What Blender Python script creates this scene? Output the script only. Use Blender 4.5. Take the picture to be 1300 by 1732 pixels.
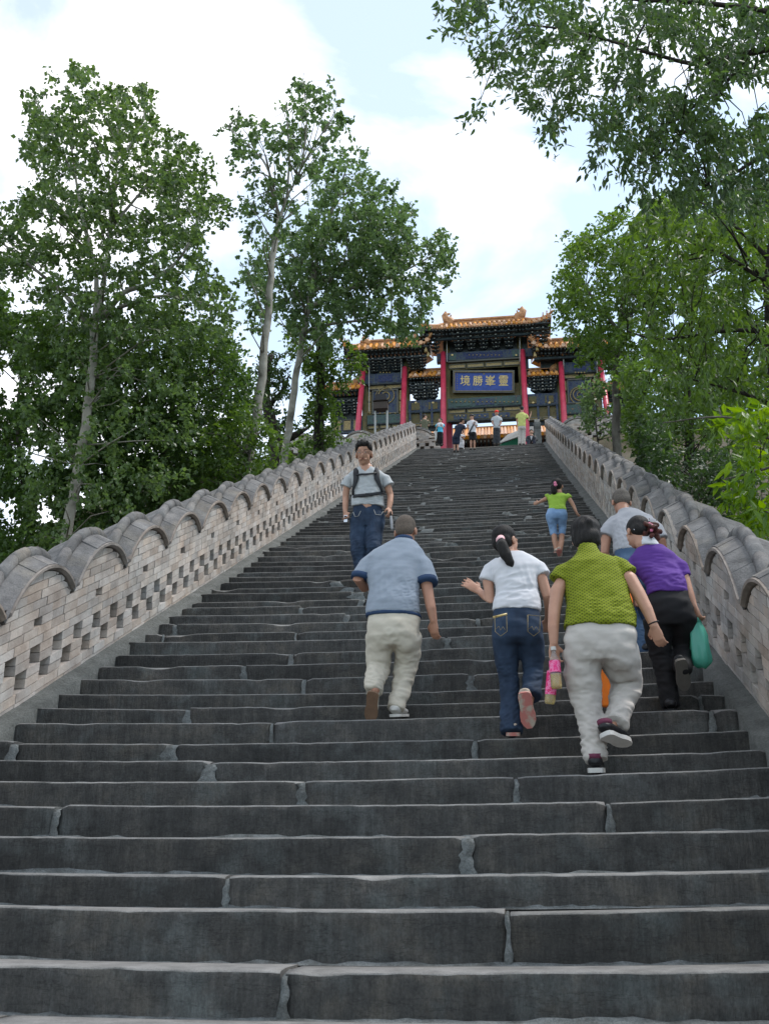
import bpy, bmesh, math, random
import numpy as np
from mathutils import Vector, Matrix, noise

R = math.radians
rng = np.random.default_rng(7)
random.seed(7)
scene = bpy.context.scene
for _o in list(bpy.data.objects):
    bpy.data.objects.remove(_o)
COL = scene.collection

# ------------------------------------------------------------------ camera, sky, sun, exposure
PITCH, YAW, FPX = R(19.4366), R(7.36), 1740.0
cam_data = bpy.data.cameras.new('camera')
cam_data.sensor_fit = 'AUTO'
cam_data.sensor_width = 36.0
cam_data.lens = 36.0 * FPX / 1732.0
cam_data.clip_start = 0.05
cam_data.clip_end = 3000
cam = bpy.data.objects.new('camera', cam_data)
COL.objects.link(cam)
cam.location = (0, 0, 0)
cam.rotation_euler = (math.pi / 2 + PITCH, 0, YAW)
scene.camera = cam

SUN_EL, SUN_AZ = R(62), R(72)      # azimuth clockwise from +Y
world = bpy.data.worlds.new('World')
scene.world = world
world.use_nodes = True
nt = world.node_tree
nt.nodes.clear()
wo = nt.nodes.new('ShaderNodeOutputWorld')
bg = nt.nodes.new('ShaderNodeBackground')
sky = nt.nodes.new('ShaderNodeTexSky')
sky.sky_type = 'NISHITA'
sky.sun_disc = False
sky.sun_elevation = SUN_EL
sky.sun_rotation = SUN_AZ
sky.altitude = 1700
sky.air_density = 1.0
sky.dust_density = 0.6
tc = nt.nodes.new('ShaderNodeTexCoord')
mp = nt.nodes.new('ShaderNodeMapping')
mp.inputs['Scale'].default_value = (1.0, 1.0, 1.7)
mp.inputs['Location'].default_value = (3.3, 0.4, 2.1)
cn = nt.nodes.new('ShaderNodeTexNoise')
cn.inputs['Scale'].default_value = 3.3
cn.inputs['Detail'].default_value = 9
cn.inputs['Roughness'].default_value = 0.52
cn.inputs['Distortion'].default_value = 0.3
cr = nt.nodes.new('ShaderNodeValToRGB')
cr.color_ramp.elements[0].position = 0.45
cr.color_ramp.elements[0].color = (0.30, 0.30, 0.30, 1)
cr.color_ramp.elements[1].position = 0.70
cr.color_ramp.elements[1].color = (1, 1, 1, 1)
mx = nt.nodes.new('ShaderNodeMix')
mx.data_type = 'RGBA'
mx.inputs[7].default_value = (14.7, 14.1, 13.9, 1)     # thin bright cloud deck
nt.links.new(tc.outputs['Generated'], mp.inputs['Vector'])
nt.links.new(mp.outputs['Vector'], cn.inputs['Vector'])
nt.links.new(cn.outputs['Fac'], cr.inputs['Fac'])
nt.links.new(cr.outputs['Color'], mx.inputs[0])
tint = nt.nodes.new('ShaderNodeMix')
tint.data_type = 'RGBA'
tint.blend_type = 'MULTIPLY'
tint.inputs[0].default_value = 1.0
tint.inputs[7].default_value = (1.25, 2.0, 1.95, 1)
nt.links.new(sky.outputs['Color'], tint.inputs[6])
nt.links.new(tint.outputs[2], mx.inputs[6])
nt.links.new(mx.outputs[2], bg.inputs['Color'])
bg.inputs['Strength'].default_value = 0.10
nt.links.new(bg.outputs['Background'], wo.inputs['Surface'])

sun_d = bpy.data.lights.new('sun', 'SUN')
sun_d.energy = 2.2
sun_d.angle = R(12)
sun_d.color = (1.0, 0.96, 0.9)
sun = bpy.data.objects.new('sun', sun_d)
COL.objects.link(sun)
_sd = Vector((math.sin(SUN_AZ) * math.cos(SUN_EL), math.cos(SUN_AZ) * math.cos(SUN_EL), math.sin(SUN_EL)))
sun.rotation_euler = (-_sd).to_track_quat('-Z', 'Y').to_euler()

scene.view_settings.view_transform = 'Standard'
scene.view_settings.look = 'None'
scene.view_settings.gamma = 1
scene.view_settings.exposure = 0.54
scene.view_settings.use_curve_mapping = False
scene.render.engine = 'CYCLES'
scene.cycles.max_bounces = 6
scene.cycles.transparent_max_bounces = 8

# ------------------------------------------------------------------ photo geometry -> metres
_cp, _sp, _cy, _sy = math.cos(PITCH), math.sin(PITCH), math.cos(YAW), math.sin(YAW)
FW = np.array([-_sy * _cp, _cy * _cp, _sp])
RT = np.array([_cy, _sy, 0.0])
UP = np.cross(RT, FW)

def ray(px, py):
    return FW + RT * (px - 650) / FPX - UP * (py - 866) / FPX

def U(px, py, Y):
    """The point of the place that stands at distance Y (metres north) in the direction (px, py)."""
    r = ray(px, py)
    return Vector(r * (Y / r[1]))

TS, H0 = math.tan(R(26)), 2.515      # stair slope and height of the eye above the slope plane

def plane_z(y):
    return y * TS - H0

def S(px, py):
    """Point on the slope plane of the stairs."""
    r = ray(px, py)
    return Vector(r * (-H0 / (r[2] - r[1] * TS)))

# ------------------------------------------------------------------ helpers: objects
def tag(o, label=None, cat=None, group=None, kind=None):
    if label: o['label'] = label
    if cat: o['category'] = cat
    if group: o['group'] = group
    if kind: o['kind'] = kind
    return o

def empty(name, loc=(0, 0, 0), label=None, cat=None, group=None, kind=None, parent=None):
    o = bpy.data.objects.new(name, None)
    o.empty_display_size = 0.1
    o.location = loc
    COL.objects.link(o)
    if parent: attach(o, parent)
    return tag(o, label, cat, group, kind)

def attach(o, parent):
    """Parent o (whose transform is in world space) and keep it where it is."""
    o.parent = parent
    m = Matrix.LocRotScale(parent.location, parent.rotation_euler, parent.scale)
    o.matrix_parent_inverse = m.inverted()

def link(name, me, mats=None, parent=None, loc=(0, 0, 0), **kw):
    o = bpy.data.objects.new(name, me)
    o.location = loc
    COL.objects.link(o)
    if mats is not None and not me.materials:
        for m in (mats if isinstance(mats, (list, tuple)) else [mats]):
            me.materials.append(m)
    if parent is not None: attach(o, parent)
    return tag(o, **kw)

def mesh_np(name, verts, faces_flat, loop_counts, mat_idx=None, smooth=False):
    me = bpy.data.meshes.new(name)
    nv, nf = len(verts), len(loop_counts)
    me.vertices.add(nv)
    me.vertices.foreach_set('co', np.asarray(verts, np.float32).ravel())
    me.loops.add(len(faces_flat))
    me.loops.foreach_set('vertex_index', np.asarray(faces_flat, np.int32))
    me.polygons.add(nf)
    lc = np.asarray(loop_counts, np.int32)
    me.polygons.foreach_set('loop_start', np.concatenate(([0], np.cumsum(lc)[:-1])).astype(np.int32))
    me.polygons.foreach_set('loop_total', lc)
    if mat_idx is not None:
        me.polygons.foreach_set('material_index', np.asarray(mat_idx, np.int32))
    me.polygons.foreach_set('use_smooth', np.full(nf, smooth, bool))
    me.update(calc_edges=True)
    me.validate()
    return me

class MB:
    """Collects simple shapes into one mesh."""
    def __init__(self):
        self.v, self.f, self.mi = [], [], []
        self.cur = 0

    def add(self, verts, faces):
        b = len(self.v)
        self.v.extend([tuple(p) for p in verts])
        for f in faces:
            self.f.append([b + i for i in f])
            self.mi.append(self.cur)

    def box(self, x0, x1, y0, y1, z0, z1):
        self.add([(x0, y0, z0), (x1, y0, z0), (x1, y1, z0), (x0, y1, z0),
                  (x0, y0, z1), (x1, y0, z1), (x1, y1, z1), (x0, y1, z1)],
                 [(0, 3, 2, 1), (4, 5, 6, 7), (0, 1, 5, 4), (1, 2, 6, 5), (2, 3, 7, 6), (3, 0, 4, 7)])

    def hexa(self, a):
        self.add(a, [(0, 3, 2, 1), (4, 5, 6, 7), (0, 1, 5, 4), (1, 2, 6, 5), (2, 3, 7, 6), (3, 0, 4, 7)])

    def loft(self, rings, caps=True):
        n = len(rings[0])
        b = len(self.v)
        for r in rings:
            self.v.extend([tuple(p) for p in r])
        for i in range(len(rings) - 1):
            for j in range(n):
                k = (j + 1) % n
                self.f.append([b + i * n + j, b + i * n + k, b + (i + 1) * n + k, b + (i + 1) * n + j])
                self.mi.append(self.cur)
        if caps:
            self.f.append([b + j for j in range(n)][::-1]); self.mi.append(self.cur)
            e = b + (len(rings) - 1) * n
            self.f.append([e + j for j in range(n)]); self.mi.append(self.cur)

    def tube(self, pts, rad, seg=8, side=None, flat=1.0, round_caps=False, caps=True):
        """Loft circles (or ellipses: rad*1 along side, rad*flat across) along pts. rad: number, list of numbers or of pairs."""
        P = [Vector(p) for p in pts]
        n = len(P)
        if not isinstance(rad, (list, tuple)): rad = [rad] * n
        RR = [(r, r * flat) if not isinstance(r, (tuple, list)) else r for r in rad]
        if round_caps:
            d0 = (P[0] - P[1]).normalized(); d1 = (P[-1] - P[-2]).normalized()
            r0, r1 = RR[0], RR[-1]
            m0, m1 = min(r0), min(r1)
            head = [(P[0] + d0 * m0 * s, (r0[0] * c, r0[1] * c)) for s, c in ((.96, .28), (.75, .66), (.4, .92))]
            tail = [(P[-1] + d1 * m1 * s, (r1[0] * c, r1[1] * c)) for s, c in ((.4, .92), (.75, .66), (.96, .28))]
            P = [h[0] for h in head] + P + [t[0] for t in tail]
            RR = [h[1] for h in head] + RR + [t[1] for t in tail]
            n = len(P)
        rings = []
        prev = None
        for i in range(n):
            t = (P[min(i + 1, n - 1)] - P[max(i - 1, 0)])
            t = t.normalized() if t.length > 1e-9 else Vector((0, 0, 1))
            if side is not None:
                s = Vector(side if not isinstance(side, list) else side[min(i, len(side) - 1)])
            else:
                s = prev if prev is not None else (Vector((1, 0, 0)) if abs(t.x) < .9 else Vector((0, 1, 0)))
            a = (s - t * s.dot(t))
            a = a.normalized() if a.length > 1e-6 else t.orthogonal().normalized()
            b = t.cross(a)
            prev = a
            rings.append([P[i] + a * (RR[i][0] * math.cos(2 * math.pi * j / seg)) + b * (RR[i][1] * math.sin(2 * math.pi * j / seg)) for j in range(seg)])
        self.loft(rings, caps)

    def ellipsoid(self, c, r, mtx=None, seg=14, rows=9):
        c = Vector(c)
        rings = []
        for i in range(1, rows):
            th = math.pi * i / rows
            rings.append([Vector((r[0] * math.sin(th) * math.cos(2 * math.pi * j / seg),
                                  r[1] * math.sin(th) * math.sin(2 * math.pi * j / seg),
                                  -r[2] * math.cos(th))) for j in range(seg)])
        if mtx is not None:
            rings = [[mtx @ p for p in q] for q in rings]
        self.loft([[c + p for p in q] for q in rings])

    def mesh(self, name, smooth=False):
        flat = [i for f in self.f for i in f]
        return mesh_np(name, np.array(self.v, float).reshape(-1, 3), flat, [len(f) for f in self.f], self.mi, smooth)

    def build(self, name, mats, parent=None, smooth=False, loc=(0, 0, 0), **kw):
        return link(name, self.mesh(name, smooth), mats, parent, loc, **kw)

# ------------------------------------------------------------------ helpers: materials
def mat(name, ramp, scale=5.0, detail=6, rough=0.8, bump=0.25, bscale=40.0, stretch=(1, 1, 1), rand=0.0, spec=0.3,
        metal=0.0, speck=0.0, sscale=120.0, bdet=6, streak=0.0, crack=0.0, bdist=0.01, bstretch=(1, 1, 1), ramp2=None, scale2=1.0, mix2=(0.45, 0.6), trans=0.0, coat=0.0, coords='pos', nrough=.55):
    """Noise-coloured principled material in world (or object) coordinates; rand varies the tone from piece to piece."""
    m = bpy.data.materials.new(name)
    m.use_nodes = True
    t = m.node_tree
    N, L = t.nodes, t.links
    N.clear()
    out = N.new('ShaderNodeOutputMaterial')
    bs = N.new('ShaderNodeBsdfPrincipled')
    bs.inputs['Roughness'].default_value = rough
    bs.inputs['Metallic'].default_value = metal
    bs.inputs['Specular IOR Level'].default_value = spec
    bs.inputs['Coat Weight'].default_value = coat
    if trans: bs.inputs['Transmission Weight'].default_value = trans
    if coords == 'pos':
        vec = N.new('ShaderNodeNewGeometry').outputs['Position']
    else:
        vec = N.new('ShaderNodeTexCoord').outputs['Object']
    def mapped(s):
        q = N.new('ShaderNodeMapping'); q.inputs['Scale'].default_value = s
        L.new(vec, q.inputs['Vector']); return q.outputs['Vector']
    def noi(v, sc, de, ro=nrough):
        q = N.new('ShaderNodeTexNoise'); q.inputs['Scale'].default_value = sc; q.inputs['Detail'].default_value = de
        q.inputs['Roughness'].default_value = ro
        L.new(v, q.inputs['Vector']); return q.outputs['Fac']
    def rampn(fac, r):
        q = N.new('ShaderNodeValToRGB')
        el = q.color_ramp.elements
        while len(el) < len(r): el.new(0.5)
        for e, (p, c) in zip(el, r): e.position = p; e.color = (*c, 1)
        L.new(fac, q.inputs['Fac']); return q.outputs['Color']
    colr = rampn(noi(mapped(stretch), scale, detail), ramp)
    if ramp2:
        c2 = rampn(noi(mapped(stretch), scale * 1.7, detail), ramp2)
        f = N.new('ShaderNodeMapRange'); f.inputs['From Min'].default_value = mix2[0]; f.inputs['From Max'].default_value = mix2[1]
        L.new(noi(mapped((1, 1, 1)), scale2, 5), f.inputs['Value'])
        q = N.new('ShaderNodeMix'); q.data_type = 'RGBA'
        L.new(f.outputs['Result'], q.inputs[0]); L.new(colr, q.inputs[6]); L.new(c2, q.inputs[7])
        colr = q.outputs[2]
    if rand:
        oi = N.new('ShaderNodeObjectInfo'); ge = N.new('ShaderNodeNewGeometry')
        a = N.new('ShaderNodeMath'); a.operation = 'ADD'
        L.new(oi.outputs['Random'], a.inputs[0]); L.new(ge.outputs['Random Per Island'], a.inputs[1])
        fr = N.new('ShaderNodeMath'); fr.operation = 'FRACT'; L.new(a.outputs[0], fr.inputs[0])
        mr = N.new('ShaderNodeMapRange'); mr.inputs['To Min'].default_value = 1 - rand; mr.inputs['To Max'].default_value = 1 + rand
        L.new(fr.outputs[0], mr.inputs['Value'])
        hv = N.new('ShaderNodeHueSaturation'); L.new(mr.outputs['Result'], hv.inputs['Value']); L.new(colr, hv.inputs['Color'])
        m2 = N.new('ShaderNodeMapRange'); m2.inputs['To Min'].default_value = 0.6; m2.inputs['To Max'].default_value = 1.25
        q = N.new('ShaderNodeMath'); q.operation = 'MULTIPLY'; q.inputs[1].default_value = 7.31; L.new(fr.outputs[0], q.inputs[0])
        q2 = N.new('ShaderNodeMath'); q2.operation = 'FRACT'; L.new(q.outputs[0], q2.inputs[0])
        L.new(q2.outputs[0], m2.inputs['Value']); L.new(m2.outputs['Result'], hv.inputs['Saturation'])
        colr = hv.outputs['Color']
    def darken(fac, lo, hi, a, c2):
        q = N.new('ShaderNodeMapRange'); q.inputs['From Min'].default_value = lo; q.inputs['From Max'].default_value = hi
        q.inputs['To Min'].default_value = a; q.inputs['To Max'].default_value = c2; L.new(fac, q.inputs['Value'])
        h = N.new('ShaderNodeHueSaturation'); L.new(q.outputs['Result'], h.inputs['Value']); L.new(colr, h.inputs['Color'])
        return h.outputs['Color']
    if speck: colr = darken(noi(mapped((1, 1, 1)), sscale, 3, .7), .3, .7, 1 - speck, 1 + speck)
    if streak: colr = darken(noi(mapped((9, 9, .8)), 4.0, 6, .7), .3, .7, 1 - streak, 1 + streak)
    if crack:
        f1 = noi(mapped((1.3, 1.3, 9)), 1.6, 5, .6)
        q = N.new('ShaderNodeMath'); q.operation = 'SUBTRACT'; q.inputs[1].default_value = .5; L.new(f1, q.inputs[0])
        q2 = N.new('ShaderNodeMath'); q2.operation = 'ABSOLUTE'; L.new(q.outputs[0], q2.inputs[0])
        colr = darken(q2.outputs[0], 0.0, .012, 1 - crack, 1.0)
    L.new(colr, bs.inputs['Base Color'])
    if bump:
        b = N.new('ShaderNodeBump'); b.inputs['Strength'].default_value = bump; b.inputs['Distance'].default_value = bdist
        L.new(noi(mapped(bstretch), bscale, bdet, .65 if bdet > 3 else .4), b.inputs['Height']); L.new(b.outputs['Normal'], bs.inputs['Normal'])
    L.new(bs.outputs['BSDF'], out.inputs['Surface'])
    return m

def flat(name, c, rough=0.6, var=0.12, scale=14, bump=0.1, bscale=60, **kw):
    return mat(name, [(0.3, tuple(x * (1 - var) for x in c)), (0.7, tuple(min(1, x * (1 + var)) for x in c))], scale=scale, rough=rough, bump=bump, bscale=bscale, **kw)

M = {}
# ------------------------------------------------------------------ the ground
XL, XR = -3.85, 1.62                      # inner faces of the two parapet walls
Y_TOP, Z_TOP = 39.74, 16.90               # edge and level of the upper terrace
M['earth'] = mat('earth', [(.3, (.05, .045, .03)), (.55, (.09, .075, .05)), (.75, (.05, .07, .025))], scale=1.2, bump=.6, bscale=9, bdist=.08, rough=.95)
M['paving'] = mat('paving', [(.3, (.10, .10, .095)), (.7, (.16, .155, .15))], scale=2, bump=.3, bscale=30)

def ground_h(x, y):
    yy = min(max(y, 2.0), 39.0)
    base = plane_z(yy) - 0.75 if y > 2.0 else -1.80
    if y <= 2.0: base = -1.80
    if y > 39.0: base = Z_TOP - 0.35
    if x < -4.4:
        d = -4.4 - x
        base -= min(d * 0.62, 9.0 + base * 0.4) if y < 40 else min(max(0, d - 12) * .5, 14)
    elif x > 2.3:
        d = x - 2.3
        base += 0.10 * min(d, 14) - 0.02 * max(0, d - 14)
    base += 0.18 * noise.noise(Vector((x * .35, y * .35, 0))) if (x < -4.6 or x > 2.5) else 0
    return base

def build_ground():
    xs = sorted(set([-900, -500, -250, -120, -80] + [round(-60 + 2 * i, 3) for i in range(28)] + [-4.4, -4.2, -3, -2, -1, 0, 1, 1.9, 2.3] + [round(2.5 + 1.5 * i, 2) for i in range(20)] + [34, 40, 50, 80, 120, 250, 500, 900]))
    ys = sorted(set([-900, -400, -150, -60, -20, -8, -3, 0, 1.9, 2.0] + [round(2.6 + 1.3 * i, 2) for i in range(29)] + [39.0, 39.1, 41, 44, 48, 52, 60, 70, 80, 100, 150, 300, 600, 1200]))
    v, f = [], []
    for y in ys:
        for x in xs:
            v.append((x, y, ground_h(x, y)))
    n = len(xs)
    for j in range(len(ys) - 1):
        for i in range(n - 1):
            f.extend((j * n + i, j * n + i + 1, (j + 1) * n + i + 1, (j + 1) * n + i))
    me = mesh_np('ground', v, f, [4] * (len(f) // 4), smooth=True)
    link('ground', me, M['earth'], kind='structure')
build_ground()

# paved ground at the foot of the stairs and the upper terrace
_b = MB(); _b.box(-7, 5, -8, 1.75, -1.9, -1.76); _b.build('lower_pavement', M['paving'], kind='structure')
_b = MB(); _b.box(-16, 16, Y_TOP + 0.36, 90, Z_TOP - .30, Z_TOP - .004); _b.build('terrace_pavement', M['paving'], kind='structure')

# ------------------------------------------------------------------ the stairs
RISE, RUN = 0.17556, 0.36
_obs = [1643, 1540, 1478, 1411, 1360, 1314, 1281, 1248, 1212, 1188, 1165, 1138, 1114, 1095, 1074, 1059, 1043, 1029.6, 1016.5, 1005, 992, 983.5, 972.7, 965, 957, 947.7, 940, 930, 922, 913.5]
def step_y(k): return 4.424 + RUN * k
STEP_Z = {}
for k in range(-8, 99):
    z = -0.357 + RISE * k
    if 0 <= k < len(_obs):
        zz = ray(800, _obs[k]); zz = zz[2] * step_y(k) / zz[1]
        z = zz if abs(zz - z) < .07 else z
    elif k >= len(_obs):
        z += random.uniform(-.012, .012)
    STEP_Z[k] = z
STEP_Z[98] = Z_TOP
def stand_z(y):
    """Height of the tread at distance y."""
    k = int(math.floor((y - 4.424) / RUN + 1e-6))
    return STEP_Z[max(-8, min(98, k))]

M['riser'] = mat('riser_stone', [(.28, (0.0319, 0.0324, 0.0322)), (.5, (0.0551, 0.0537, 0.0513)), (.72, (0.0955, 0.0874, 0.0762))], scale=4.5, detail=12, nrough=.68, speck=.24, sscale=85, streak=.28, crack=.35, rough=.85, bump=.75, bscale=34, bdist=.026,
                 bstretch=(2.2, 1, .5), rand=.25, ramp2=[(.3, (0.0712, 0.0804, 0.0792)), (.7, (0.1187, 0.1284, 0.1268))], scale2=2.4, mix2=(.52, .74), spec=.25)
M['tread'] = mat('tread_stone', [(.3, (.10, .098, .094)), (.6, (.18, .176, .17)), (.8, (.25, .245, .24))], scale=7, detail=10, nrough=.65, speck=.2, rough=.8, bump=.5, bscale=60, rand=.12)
M['mortar'] = mat('mortar', [(.3, (.085, .094, .095)), (.7, (.18, .19, .19))], scale=9, detail=10, nrough=.7, speck=.3, rough=.9, bump=.8, bscale=45, bdist=.015, ramp2=[(.3, (.05, .053, .052)), (.7, (.09, .095, .092))], scale2=7, mix2=(.45, .62))
M['cement'] = mat('cement', [(.3, (.07, .073, .068)), (.7, (.145, .148, .14))], scale=4.5, detail=10, nrough=.66, speck=.28, sscale=60, rough=.9, bump=.9, bscale=24, bdist=.03)

stairs = empty('stone_stairs', (0, 2, -1.76), label='long worn flight of dark stone steps climbing to the gate', kind='structure')
SX0, SX1 = XL + .125, XR - .135

def sag(x, k):
    u = (x - (SX0 + SX1) / 2) / ((SX1 - SX0) / 2)
    return -0.036 * (1 - u * u) + 0.030

def step_stone(k, x0, x1, near):
    dx = .05 if k < 14 else (.085 if k < 34 else .20)
    n = max(3, int(round((x1 - x0) / dx)))
    z1, y0 = STEP_Z[k], step_y(k)
    zb = STEP_Z.get(k - 1, z1 - RISE) - .035
    h = z1 - zb
    # profile (dy, dz from the top; both grow into the stone)
    if near:
        prof = [(0.0, -h), (0.0, -h * .8), (0.0, -h * .62), (0.0, -h * .45), (.001, -h * .3), (0.002, -h * .17), (0.003, -.009), (.008, -.0025), (.022, 0.0), (.09, .002), (.2, .0), (RUN + .03, -.004)]
    else:
        prof = [(0.0, -h), (0.0, -h * .5), (.002, -.009), (.008, -.0015), (.03, 0), (RUN + .03, -.002)]
    m = len(prof)
    off = random.uniform(-.012, .012); dz = random.uniform(-.010, .008); tilt = random.uniform(-.006, .006)
    s1, s2 = random.random() * 100, random.random() * 100
    V = np.zeros((n + 1, m, 3))
    chipL, chipR = random.choice((0, .2, .4, 1.0)), random.choice((0, .2, .4, 1.0))
    for i in range(n + 1):
        t = i / n
        x = x0 + (x1 - x0) * t
        e = min(t * (x1 - x0) / .06, 1.0); e2 = min((1 - t) * (x1 - x0) / .06, 1.0)
        chip = chipL * (1 - e) ** 2 + chipR * (1 - e2) ** 2
        big = noise.noise(Vector((x * 1.7 + s1, k * 3.1, 0)))
        mid = noise.noise(Vector((x * 6 + s1, k * 2.7, 5)))
        hi = noise.noise(Vector((x * 19 + s2, k, 9)))
        gouge = max(0, noise.noise(Vector((x * 2.6 + s2, k * 5.3, 2))) - .33) * .16
        for j, (py, pz) in enumerate(prof):
            w = min(1.0, max(0.0, 1 + pz / .10))         # 1 near the upper edge
            fx = noise.noise(Vector((x * 9 + s1, j * 1.3, k * 7))) * .007 + noise.noise(Vector((x * 25, j * 2.1 + s1, k * 7))) * .004
            front = max(0.0, 1 - py / .1)
            yy = y0 + off + py + front * (fx + big * .010 + w * (mid * .005 + hi * .004 + chip * .02 + gouge * .6))
            zz = z1 + pz + sag(x, k) * (1 if pz > -h * .9 else .6) + w * front * (mid * .0035 + hi * .0035 + big * .006 - chip * .02 - gouge * .4) + dz + tilt * (t - .5) * 2
            V[i, j] = (x, yy, zz)
    verts = V.reshape(-1, 3)
    faces, cnt, mi = [], [], []
    for i in range(n):
        for j in range(m - 1):
            a = i * m + j
            faces += [a, a + m, a + m + 1, a + 1]; cnt.append(4)
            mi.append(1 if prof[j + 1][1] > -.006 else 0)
    for i, rev in ((0, False), (n, True)):
        ids = [i * m + j for j in range(m)]
        ids = ids[::-1] if rev else ids
        faces += ids; cnt.append(m); mi.append(0)
    me = mesh_np('step_stone', verts, faces, cnt, mi, smooth=False)
    if near:
        me.polygons.foreach_set('use_smooth', np.full(len(cnt), True, bool))
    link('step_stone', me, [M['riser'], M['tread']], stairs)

# joints seen in the photo, row by row (fraction of the width), then random ones
def joint_frac(px, k):
    r = ray(px, _obs[k] + 8); x = r[0] * step_y(k) / r[1]
    return (x - SX0) / (SX1 - SX0)
J = {0: [joint_frac(480, 0)], 1: [joint_frac(858, 1)], 2: [joint_frac(385, 2)], 3: [joint_frac(788, 3)], 4: [joint_frac(95, 4), joint_frac(1030, 4)], 5: [joint_frac(512, 5), joint_frac(872, 5)],
     6: [joint_frac(355, 6)], 7: [joint_frac(290, 7), joint_frac(803, 7)], 8: [joint_frac(460, 8)], 9: [joint_frac(320, 9)], 10: [joint_frac(1000, 10)], 11: [joint_frac(514, 11), joint_frac(795, 11)], 12: [joint_frac(413, 12)],
     13: [joint_frac(492, 13)], 14: [joint_frac(755, 14)], 15: [joint_frac(500, 15)], 16: [joint_frac(808, 16)]}
mort = MB()
for k in range(-7, 98):
    fr = J.get(k)
    if fr is None:
        fr = []
        a = random.uniform(.22, .5)
        while a < .9:
            fr.append(a); a += random.uniform(.26, .52)
    fr = [f for f in fr if .04 < f < .96]
    if 0 <= k <= 40 and random.random() < .45: fr = fr + [.965 if random.random() < .5 else .04]
    fr = sorted(fr)
    edges = [0.0] + fr + [1.0]
    near = k < 34
    for a, b in zip(edges[:-1], edges[1:]):
        g = random.uniform(.006, .02)
        step_stone(k, SX0 + (SX1 - SX0) * a + (g if a > 0 else 0), SX0 + (SX1 - SX0) * b - (g if b < 1 else 0), near)
    y0, z1, zb = step_y(k), STEP_Z[k], STEP_Z.get(k - 1, STEP_Z[k] - RISE)
    for f in fr:                                   # smeared mortar at each joint
        x = SX0 + (SX1 - SX0) * f
        w0 = random.choice((.014, .022, .03, .04, .06))
        if k > 18: w0 = random.choice((.03, .05, .08, .12))
        rows = 7 if near else 3
        L_, R_ = [], []
        sg = sag(x, k)
        for j in range(rows + 1):
            t = j / rows
            zz = zb - .02 + (z1 - zb) * t
            wl = w0 * (random.uniform(.5, 1.4)) * (1.2 - .4 * t); wr = w0 * random.uniform(.6, 1.25) * (1.25 - .4 * t)
            yy = y0 - .018 + .016 * t ** 3 + random.uniform(-.003, .003)
            L_.append((x - wl, yy + .012, zz + sg)); R_.append((x + wr, yy + .012, zz + sg))
            L_.append((x - wl * .6, yy, zz + sg)); R_.append((x + wr * .6, yy, zz + sg))
        vs, fs = [], []
        for j in range(rows + 1):
            vs += [L_[2 * j], L_[2 * j + 1], R_[2 * j + 1], R_[2 * j]]
        for j in range(rows):
            for q in range(3):
                a = j * 4 + q
                fs.append((a, a + 1, a + 5, a + 4))
        e = rows * 4
        vs += [(vs[e + q][0] * .7 + x * .3, y0 + .12, z1 + sg - .004 - .004 * (q in (0, 3))) for q in range(4)]
        for q in range(3): fs.append((e + q, e + q + 1, e + q + 5, e + q + 4))
        mort.add(vs, fs)
    if k < 30:                                     # fillet of mortar along the foot of each riser
        n = 90
        pts = []
        for i in range(n + 1):
            x = SX0 + (SX1 - SX0) * i / n
            hgt = max(.0, .006 + .030 * noise.noise(Vector((x * 1.9, k * 4.1, 3))) + .018 * noise.noise(Vector((x * 9, k * 4.1, 3))) + .008 * noise.noise(Vector((x * 31, k * 4.1, 3))))
            pts.append((x, hgt))
        vs, fs = [], []
        sgk = k - 1
        for i, (x, hgt) in enumerate(pts):
            zz = zb + sag(x, sgk) - .006
            vs += [(x, y0 - .035, zz + .001), (x, y0 - .016, zz + hgt * .35 + .006), (x, y0 - .009, zz + hgt + .006), (x, y0 + .02, zz + hgt + .004)]
        for i in range(n):
            for q in range(3):
                a = i * 4 + q
                fs.append((a, a + 4, a + 5, a + 1))
        mort.add(vs, fs)
mort.build('mortar', M['mortar'], stairs, smooth=True, kind='stuff')
# cement bands between the steps and the walls, rising with the slope
for side in (-1, 1):
    b = MB()
    ys = [1.6 + .18 * i for i in range(int((Y_TOP + .3 - 1.6) / .18) + 1)]
    vs, fs = [], []
    for y in ys:
        xw, xs = (XL - .02, XL + .14) if side < 0 else (XR + .02, XR - .15)
        nz = noise.noise(Vector((y * 2.1, side * 9, 0))); n2 = noise.noise(Vector((y * 7, side * 5, 3)))
        xi = xs - side * .025 * nz - side * .02 * n2
        z = plane_z(y)
        vs += [(xw, y, z + .055 + .008 * n2), ((xw + xi) / 2, y, z + .035 + .012 * nz), (xi, y, z + .008 + .02 * n2), (xi - side * .012, y, z - .30)]
    for i in range(len(ys) - 1):
        for q in range(3):
            a = i * 4 + q
            fs.append((a, a + 1, a + 5, a + 4) if side < 0 else (a, a + 4, a + 5, a + 1))
    b.add(vs, fs)
    b.build('cement_band', M['cement'], stairs, smooth=True)

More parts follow.
